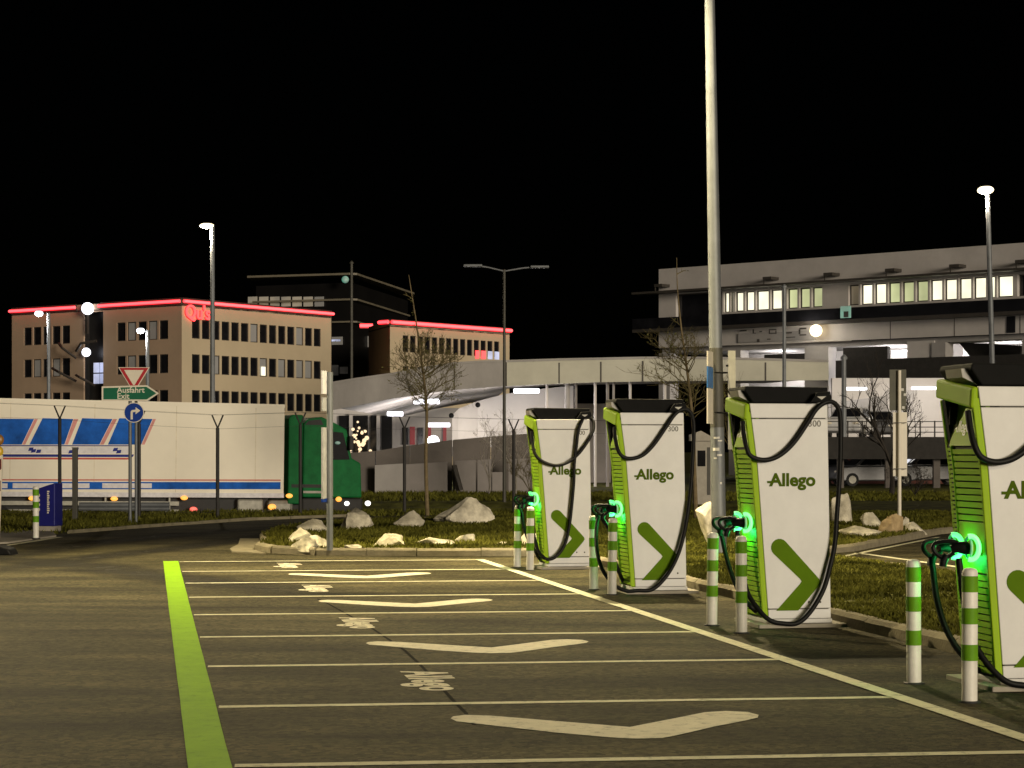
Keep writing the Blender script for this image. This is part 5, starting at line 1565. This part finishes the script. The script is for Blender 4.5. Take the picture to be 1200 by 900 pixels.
# ---- ramp: curved concrete deck with parapet
rmp = thing('ramp', 'curved concrete ramp with tall parapet and lamps under its deck', 'ramp', (P(600, 500, 96).x, 96, 0))
RO = rmp.location
par = [(388, 450.5, 480.5, 84), (415, 446, 476, 85.5), (460, 439.5, 467, 88), (497, 432.5, 461.5, 90.5), (532, 427, 457, 92.5), (565, 425, 454.5, 94.5), (593, 424.5, 452.5, 96), (625, 423.5, 451, 97), (655, 422.5, 449.5, 97.5), (704, 421.5, 447.8, 98), (753, 420.5, 447, 98), (800, 420.3, 446.5, 98), (850, 421, 446.2, 98), (897, 422.2, 446, 98), (971, 424.5, 445.5, 98)]
tops = [P(a, b, d) - RO for a, b, c, d in par]; bots = [P(a, c, d) - RO for a, b, c, d in par]
def ribbon(i0, i1):
    """parapet segment with thickness between two stations"""
    th = Vector((0, .35, 0))
    s = MB(); n = i1 - i0 + 1
    fr_ = [bots[i] for i in range(i0, i1 + 1)]; ft2 = [tops[i] for i in range(i0, i1 + 1)]
    vs_ = fr_ + ft2 + [p + th for p in fr_] + [p + th for p in ft2]
    fs = []
    for i in range(n - 1):
        fs += [(i, i + 1, n + i + 1, n + i), (2 * n + i, 3 * n + i, 3 * n + i + 1, 2 * n + i + 1), (n + i, n + i + 1, 3 * n + i + 1, 3 * n + i), (i, 2 * n + i, 2 * n + i + 1, i + 1)]
    fs += [(0, n, 3 * n, 2 * n), (n - 1, 3 * n - 1, 4 * n - 1, 2 * n - 1)]
    return s.add(vs_, fs)
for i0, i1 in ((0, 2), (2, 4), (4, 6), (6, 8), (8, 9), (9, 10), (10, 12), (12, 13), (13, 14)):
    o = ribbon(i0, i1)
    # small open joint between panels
    o.build('parapet_panel', M['rampc'] if i0 < 6 else M['ramplit'], rmp)  # straight part takes the paler tone as painted-in lamp light
for i in (4, 6, 8, 9, 10, 13):
    p, q = bots[i], tops[i]
    s = MB(); s.box(p.x - .04, p.x + .04, p.y - .012, p.y - .002, p.z, q.z - .1 if i > 6 else q.z); s.build('panel_joint', M['frame'], rmp)
n = len(tops)
cop = MB(); 
for i in range(n - 1):
    a, bq = tops[i], tops[i + 1]
    cop.hexa([a + Vector((0, -.06, .0)), bq + Vector((0, -.06, .0)), bq + Vector((0, .41, .0)), a + Vector((0, .41, .0)), a + Vector((0, -.06, .1)), bq + Vector((0, -.06, .1)), bq + Vector((0, .41, .1)), a + Vector((0, .41, .1))])
cop.build('coping', M['rampc'], rmp)
# deck with its soffit reaching back
dk = MB()
backs = [Vector((p.x * .9, p.y + (34 if i < 6 else 12), p.z + .25)) for i, p in enumerate(bots)]
low = [p + Vector((0, .36, .12)) for p in bots]
vs_ = low + backs + [p + Vector((0, 0, .35)) for p in low] + [p + Vector((0, 0, .35)) for p in backs]
fs = []
for i in range(n - 1):
    fs += [(i, n + i, n + i + 1, i + 1), (2 * n + i, 2 * n + i + 1, 3 * n + i + 1, 3 * n + i)]
dk.add(vs_, fs); dk.build('deck', M['rampl'], rmp)
# inner wall under the bend, lit by its lamps
iw = [(530, 487, 524, 104), (537, 479, 524, 104.5), (560, 470, 524, 105.5), (590, 462, 524, 106), (640, 455, 524, 106.5), (672, 452, 530, 107)]
t_ = [P(a, b, d) - RO for a, b, c, d in iw]; b_ = [P(a, c, d) - RO for a, b, c, d in iw]
s = MB(); m = len(iw); s.add(b_ + t_ + [p + Vector((0, .4, 0)) for p in b_ + t_], [(i, i + 1, m + i + 1, m + i) for i in range(m - 1)] + [(2 * m + i, 3 * m + i, 3 * m + i + 1, 2 * m + i + 1) for i in range(m - 1)] + [(m + i, m + i + 1, 3 * m + i + 1, 3 * m + i) for i in range(m - 1)] + [(0, m, 3 * m, 2 * m)])
s.build('inner_wall', M['whitewall'], rmp)
for px, py in ((529, 487), (560, 474.5)):
    p = P(px, py, 103.6) - RO; s = MB(); s.ball(p, .13, 10, 8); s.build('camera_dome', M['black'], rmp, smooth=True)
# lamps under the deck
for (px, py, Y, w, pw_) in ((617, 458, 104.5, 1.3, 260), (500, 470.5, 100, 1.25, 420), (463, 485, 104, .8, 220), (514, 498, 118, 1.3, 260)):
    p = P(px, py, Y) - RO
    s = MB(); s.box(p.x - w / 2, p.x + w / 2, p.y - .1, p.y + .1, p.z - .12, p.z + .12); s.build('tube_lamp', M['lampcold'], rmp, bevel=.05)
    lamp_light(rmp, (p.x, p.y - 4.5, p.z - 1.9), pw_ * 1.9, (1, .93, .90), radius=.35)
# slim columns under the straight part
for (px, w, m_) in ((641, .13, 'whitewall'), (665, .24, 'rampc'), (675, .12, 'rampl'), (697.5, .13, 'whitewall'), (712, .15, 'rampl'), (719, .12, 'rampc'), (738.5, .13, 'whitewall'), (779, .16, 'whitewall')):
    p = P(px, 447, 99.0) - RO
    s = MB(); s.lathe([(w / 2, -.05), (w / 2, p.z)], 12, (p.x, p.y, 0)); s.build('column', M[m_], rmp, smooth=True)
s = MB(); a, bq = P(676, 473, 112) - RO, P(716, 494, 112) - RO; s.box(a.x, bq.x, a.y, a.y + .3, -.1, a.z); s.build('low_wall', M['rampl'], rmp)
s = MB(); a, bq = P(636, 456, 108) - RO, P(676, 500, 108) - RO; s.box(a.x, bq.x, a.y, a.y + .3, -.1, a.z); s.build('end_wall', M['rampd'], rmp)
# shop front behind the bend
sf = thing('shop_front', 'lit glazed shop front with pillars and red posters under the ramp', 'building', (P(470, 520, 126).x, 126, 0))
SO = sf.location
def sfbox(name, x0, x1_, y0, y1_, material, dy=0, th=.2):
    a = P(x0, y0, 126) - SO; bq = P(x1_, y1_, 126) - SO
    s = MB(); s.box(a.x, bq.x, dy, dy + th, bq.z, a.z); return s.build(name, material, sf)
sfbox('wall', 385, 545, 478, 535, M['whitewall'], dy=.4)
for (x0, x1_, m_) in ((397, 409, 'glass'), (412, 431, 'glass'), (434, 441, 'glass'), (447, 459, 'glass')): sfbox('glazing', x0, x1_, 487, 534, M[m_], dy=.1)
for x0 in (409.5, 441.5, 460): sfbox('pillar', x0, x0 + 4, 484, 535, M['whitewall'], dy=-.2)
for (x0, x1_) in ((480, 486), (500, 505), (519, 523)): sfbox('poster', x0, x1_, 500, 521, M['signred'], dy=.2)
for (x0, x1_) in ((471, 478), (489, 496)): sfbox('glazing', x0, x1_, 501, 521, M['glass'], dy=.2)
rgc = random.Random(3)
cl = thing('fairy_lights', 'cluster of small warm lights glowing beside the green cab', 'lights', (P(417, 520, 122).x, 122, 0))
p0 = cl.location
pts_ = []
for k in range(30):
    yy = rgc.uniform(494, 532); wx = 4 + (yy - 494) * .25
    pp = P(418 + rgc.gauss(0, wx * .75), yy, 122) - p0; pts_.append(pp)
    s = MB(); s.ball(pp, rgc.uniform(.05, .13), 8, 6); s.build('bulb', M['fairy'], cl, smooth=True)
s = MB(); s.tube([(0, 0.1, 0), (0, 0.1, P(0, 494, 122).z)], [.12, .03], 6)
for pp in pts_: s.tube([(0, .1, max(.2, pp.z - .2)), pp + Vector((0, .05, 0))], .012, 4, cap=False)
s.build('bare_tree_stem', M['twig_dark'], cl)
q = P(508, 517, 95)
s = MB(); s.ball((0, 0, 0), .27, 12, 8)
sl = thing('bulkhead_lamp', 'single bright round lamp on the concrete ramp wall edge', 'lamp', q)
s.build('globe', M['lampcold'], sl, smooth=True)
s = MB(); s.lathe([(.06, -q.z), (.06, -.2)], 8); s.build('stem', M['galv'], sl, smooth=True)

# ---- retaining wall of the ramp
rw = thing('retaining_wall', 'dark sloping concrete retaining wall with paler panels', 'wall', (P(420, 575, 84).x, 84, 0))
WO = rw.location
stn = [(405, 531, 83.5), (440, 528.5, 84), (480, 522, 84.5), (530, 515.5, 85), (575, 511.5, 85.5), (620, 508, 86), (680, 505, 87)]
t_ = [P(a, b, d) - WO for a, b, d in stn]; b_ = [Vector((p.x, p.y, -.3)) for p in t_]
for i in range(len(stn) - 1):
    s = MB(); th = Vector((0, .5, 0)); g_ = Vector((.015, 0, 0))
    s.hexa([b_[i] + g_, b_[i + 1] - g_, b_[i + 1] - g_ + th, b_[i] + g_ + th, t_[i] + g_, t_[i + 1] - g_, t_[i + 1] - g_ + th, t_[i] + g_ + th]); s.build('wall_panel', M['rampd'], rw)
fpan = lambda px, py: P(px, py, 84.0) - WO
for (x0, x1_, yt0, yt1) in ((441, 474, 545, 543), (477, 525, 544, 541), (534, 558, 540, 539), (560, 576, 539, 538), (577, 590, 553, 553), (596, 622, 538, 537)):
    a, bq = fpan(x0, yt0), fpan(x1_, yt1); a2, b2 = fpan(x0, 575), fpan(x1_, 575)
    s = MB(); s.hexa([Vector((a.x, -.9, -.05)), Vector((bq.x, -.9, -.05)), Vector((bq.x, -.72, -.05)), Vector((a.x, -.72, -.05)), Vector((a.x, -.9, a.z)), Vector((bq.x, -.9, bq.z)), Vector((bq.x, -.72, bq.z)), Vector((a.x, -.72, a.z))])
    s.build('pale_panel', M['rampl'] if x0 != 441 else M['rampc'], rw)
s = MB(); a = fpan(533, 545); bq = fpan(541, 574); s.tube([(a.x, -1.1, a.z), (bq.x, -1.1, bq.z)], .10, 6); s.build('leaning_pipe', M['frame'], rw)

# ---- parking deck at the right with railing and cars
dk_ = thing('parking_deck', 'low dark parking deck with railing beside the terminal', 'deck', (P(1040, 537, 95).x, 95, 0))
DO = dk_.location
XA, XB = P(958, 525, 95).x - DO.x, P(1300, 525, 95).x - DO.x
zd1, zd0 = P(0, 512, 95).z, P(0, 538, 95).z
s = MB(); s.box(XA, XB, 0, .5, zd0, zd1); s.build('edge_beam', M['deckdark'], dk_)
s = MB(); s.box(XA, XB, .5, 32, zd1 - .35, zd1 - .05); s.build('slab', M['rampc'], dk_)
for k in range(8):
    x = XA + 1 + k * 2.2
    s = MB(); s.box(x, x + .3, .6, .9, -.1, zd1 - .36); s.build('column', M['rampd'], dk_)
for k in range(9):
    x = P(993 + k * 17, 500, 95).x - DO.x
    s = MB(); s.box(x, x + .06, .05, .11, zd1, P(0, 493, 95).z); s.build('rail_post', M['fence'], dk_)
for py in (493.5, 500, 506):
    s = MB(); s.box(XA, XB, .0, .045, P(0, py + 1, 95).z, P(0, py, 95).z); s.build('rail', M['fence'], dk_)
# pale walls behind the deck
s = MB(); a, bq = P(975, 443, 118) - DO, P(1110, 511, 118) - DO; s.box(a.x, bq.x + 12, a.y, a.y + .3, -.1, a.z); s.build('back_wall', M['whitewall'], dk_)
s = MB(); a = P(990, 470, 114) - DO; bq = P(1040, 488, 114) - DO; s.prism([(a.x, a.z), (bq.x, a.z + .3), (bq.x, bq.z), (a.x, bq.z + .3)], a.y, a.y + .4); s.build('ramp_soffit', M['rampc'], dk_)
p = P(1085, 455, 116) - DO
s = MB(); s.box(p.x - .8, p.x + .8, p.y - .1, p.y + .1, p.z - .08, p.z + .08); s.build('tube_lamp', M['lampcold'], dk_, bevel=.03)
lamp_light(dk_, (p.x, p.y - 1.2, p.z - .4), 150, (1, .95, .88), radius=.3)
p = P(1000, 456, 114) - DO
lamp_light(dk_, (p.x, p.y - 2.0, p.z), 110, (1, .95, .88), radius=.3)
s = MB(); s.box(p.x - .6, p.x + .6, p.y - .9, p.y - .7, p.z - .08, p.z + .08); s.build('tube_lamp', M['lampcold'], dk_, bevel=.03)
# reddish brick wall behind the cars below
bwall = mat('brick_red_wall', (0.16, .06, .045), rough=.9, var=.3, scale=1)
s = MB(); a, bq = P(975, 537, 108) - DO, P(1110, 560, 108) - DO; s.box(a.x, bq.x + 10, a.y, a.y + .3, -.1, zd1 - .36); s.build('brick_wall', bwall, dk_)
p = P(1055, 542, 104) - DO
s = MB(); s.box(p.x - .6, p.x + .6, p.y - .1, p.y + .1, zd1 - .50, zd1 - .40); s.build('tube_lamp', M['lampcold'], dk_)
lamp_light(dk_, (p.x, p.y - 2.5, zd1 - .7), 8, (1, .95, .9), radius=.2)

def car(label, loc, rz, material, lights=None):
    t = thing('parked_car', label, 'car', loc, rz, 'cars parked at the deck')
    L_ = 4.3
    prof = [(-2.15, .35), (-2.12, .75), (-1.95, .92), (-1.2, .98), (-.55, 1.42), (.9, 1.46), (1.65, 1.02), (2.1, .88), (2.15, .38), (1.75, .25), (-1.75, .25)]
    s = MB()
    # lower shell and a narrower greenhouse
    low_ = [(-2.15, .35), (-2.12, .75), (-1.95, .92), (-1.2, .98), (1.65, 1.0), (2.1, .88), (2.15, .38), (1.75, .25), (-1.75, .25)]
    s.prism(low_, -.88, .88); s.build('body', material, t, bevel=.07)
    s = MB(); s.hexa([(-1.2, -.80, .97), (1.62, -.80, .97), (1.62, .80, .97), (-1.2, .80, .97), (-.55, -.62, 1.45), (.95, -.62, 1.47), (.95, .62, 1.47), (-.55, .62, 1.45)]); cab_ = s.build('cabin', material, t, bevel=.06)
    for sy in (-1, 1):
        for (a0_, a1_, b0_, b1_) in ((-.95, .15, -.45, .15), (.22, 1.38, .22, .85)):
            f = lambda x, z: (x, sy * (.80 - (z - .97) / .48 * .18 + .008), z)
            q_ = [f(a0_, 1.02), f(a1_, 1.02), f(b1_, 1.40), f(b0_, 1.40)]
            s = MB(); s.add(q_ + [(x, y - sy * .012, z) for x, y, z in q_], [(0, 1, 2, 3), (4, 7, 6, 5), (0, 4, 5, 1), (1, 5, 6, 2), (2, 6, 7, 3), (3, 7, 4, 0)]); s.build('side_window', M['glass'], cab_)
    s = MB(); s.hexa([(-1.19, -.68, 1.02), (-1.17, -.68, 1.02), (-1.17, .68, 1.02), (-1.19, .68, 1.02), (-.68, -.56, 1.40), (-.62, -.56, 1.40), (-.62, .56, 1.40), (-.68, .56, 1.40)]); s.build('windscreen', M['glass'], cab_)
    s = MB(); s.hexa([(1.56, -.68, 1.04), (1.60, -.68, 1.04), (1.60, .68, 1.04), (1.56, .68, 1.04), (1.04, -.56, 1.40), (1.08, -.56, 1.40), (1.08, .56, 1.40), (1.04, .56, 1.40)]); s.build('rear_window', M['glass'], cab_)
    for x in (-1.35, 1.35):
        for y in (-.90, .68):
            s = MB(); s.tube([(x, y, .32), (x, y + .22, .32)], .32, 16); wo = s.build('wheel', M['tyre'], t, smooth=True)
            s = MB(); s.tube([(x, y - .008, .32), (x, y + .228, .32)], .19, 12); s.build('rim', M['alu'], wo)
    for y in (-.62, .62):
        s = MB(); s.ball((-2.10, y, .70), .12, 10, 6, (.5, 1.4, .6)); s.build('headlight', M['signwhite'], t, smooth=True)
        s = MB(); s.ball((2.10, y, .78), .12, 10, 6, (.4, 1.2, .7)); s.build('tail_light', M['signred'], t, smooth=True)
    return t
zc_ = zd1 - .05
car('white car parked on the upper deck behind the railing', (P(997, 512, 99).x, 99, zc_), R(70), M['carwhite'])
car('second pale car on the upper deck behind the bare tree', (P(1030, 512, 108).x, 108, zc_), R(80), M['carsilver'])
car('silver car parked in the gloom under the deck beside the brick wall', (P(1022, 575, 101).x, 101, -.02), R(12), M['carsilver'])
car('dark car parked under the deck next to the silver one', (P(1085, 575, 102), P(1085, 575, 102))[0].xy.to_3d(), R(6), M['cardark'])
car('pale car under the deck showing past the hanging cable', (P(960, 575, 103).x, 103, -.02), R(4), M['carsilver'])

# ---- ticket kiosk behind the chargers
b = P(824, 587, 66); b.z = -.02
t = thing('ticket_kiosk', 'small grey ticket machine with pitched roof behind the tall lamp post', 'ticket machine', b)
s = MB(); s.box(-.32, .26, -.25, .25, 0, 2.0); s.build('cabinet', M['kiosk'], t, bevel=.02)
s = MB(); s.prism([(-.42, 2.0), (.36, 2.0), (.36, 2.07), (-.10, 2.32), (-.42, 2.20)], -.35, .35); s.build('roof', M['kiosk'], t)
s = MB(); s.box(-.20, .05, -.262, -.252, 1.2, 1.7); s.build('screen', M['glass'], t)
s = MB(); s.box(.10, .20, -.262, -.252, .3, 1.8); s.build('side_strip', M['galv_dark'], t)
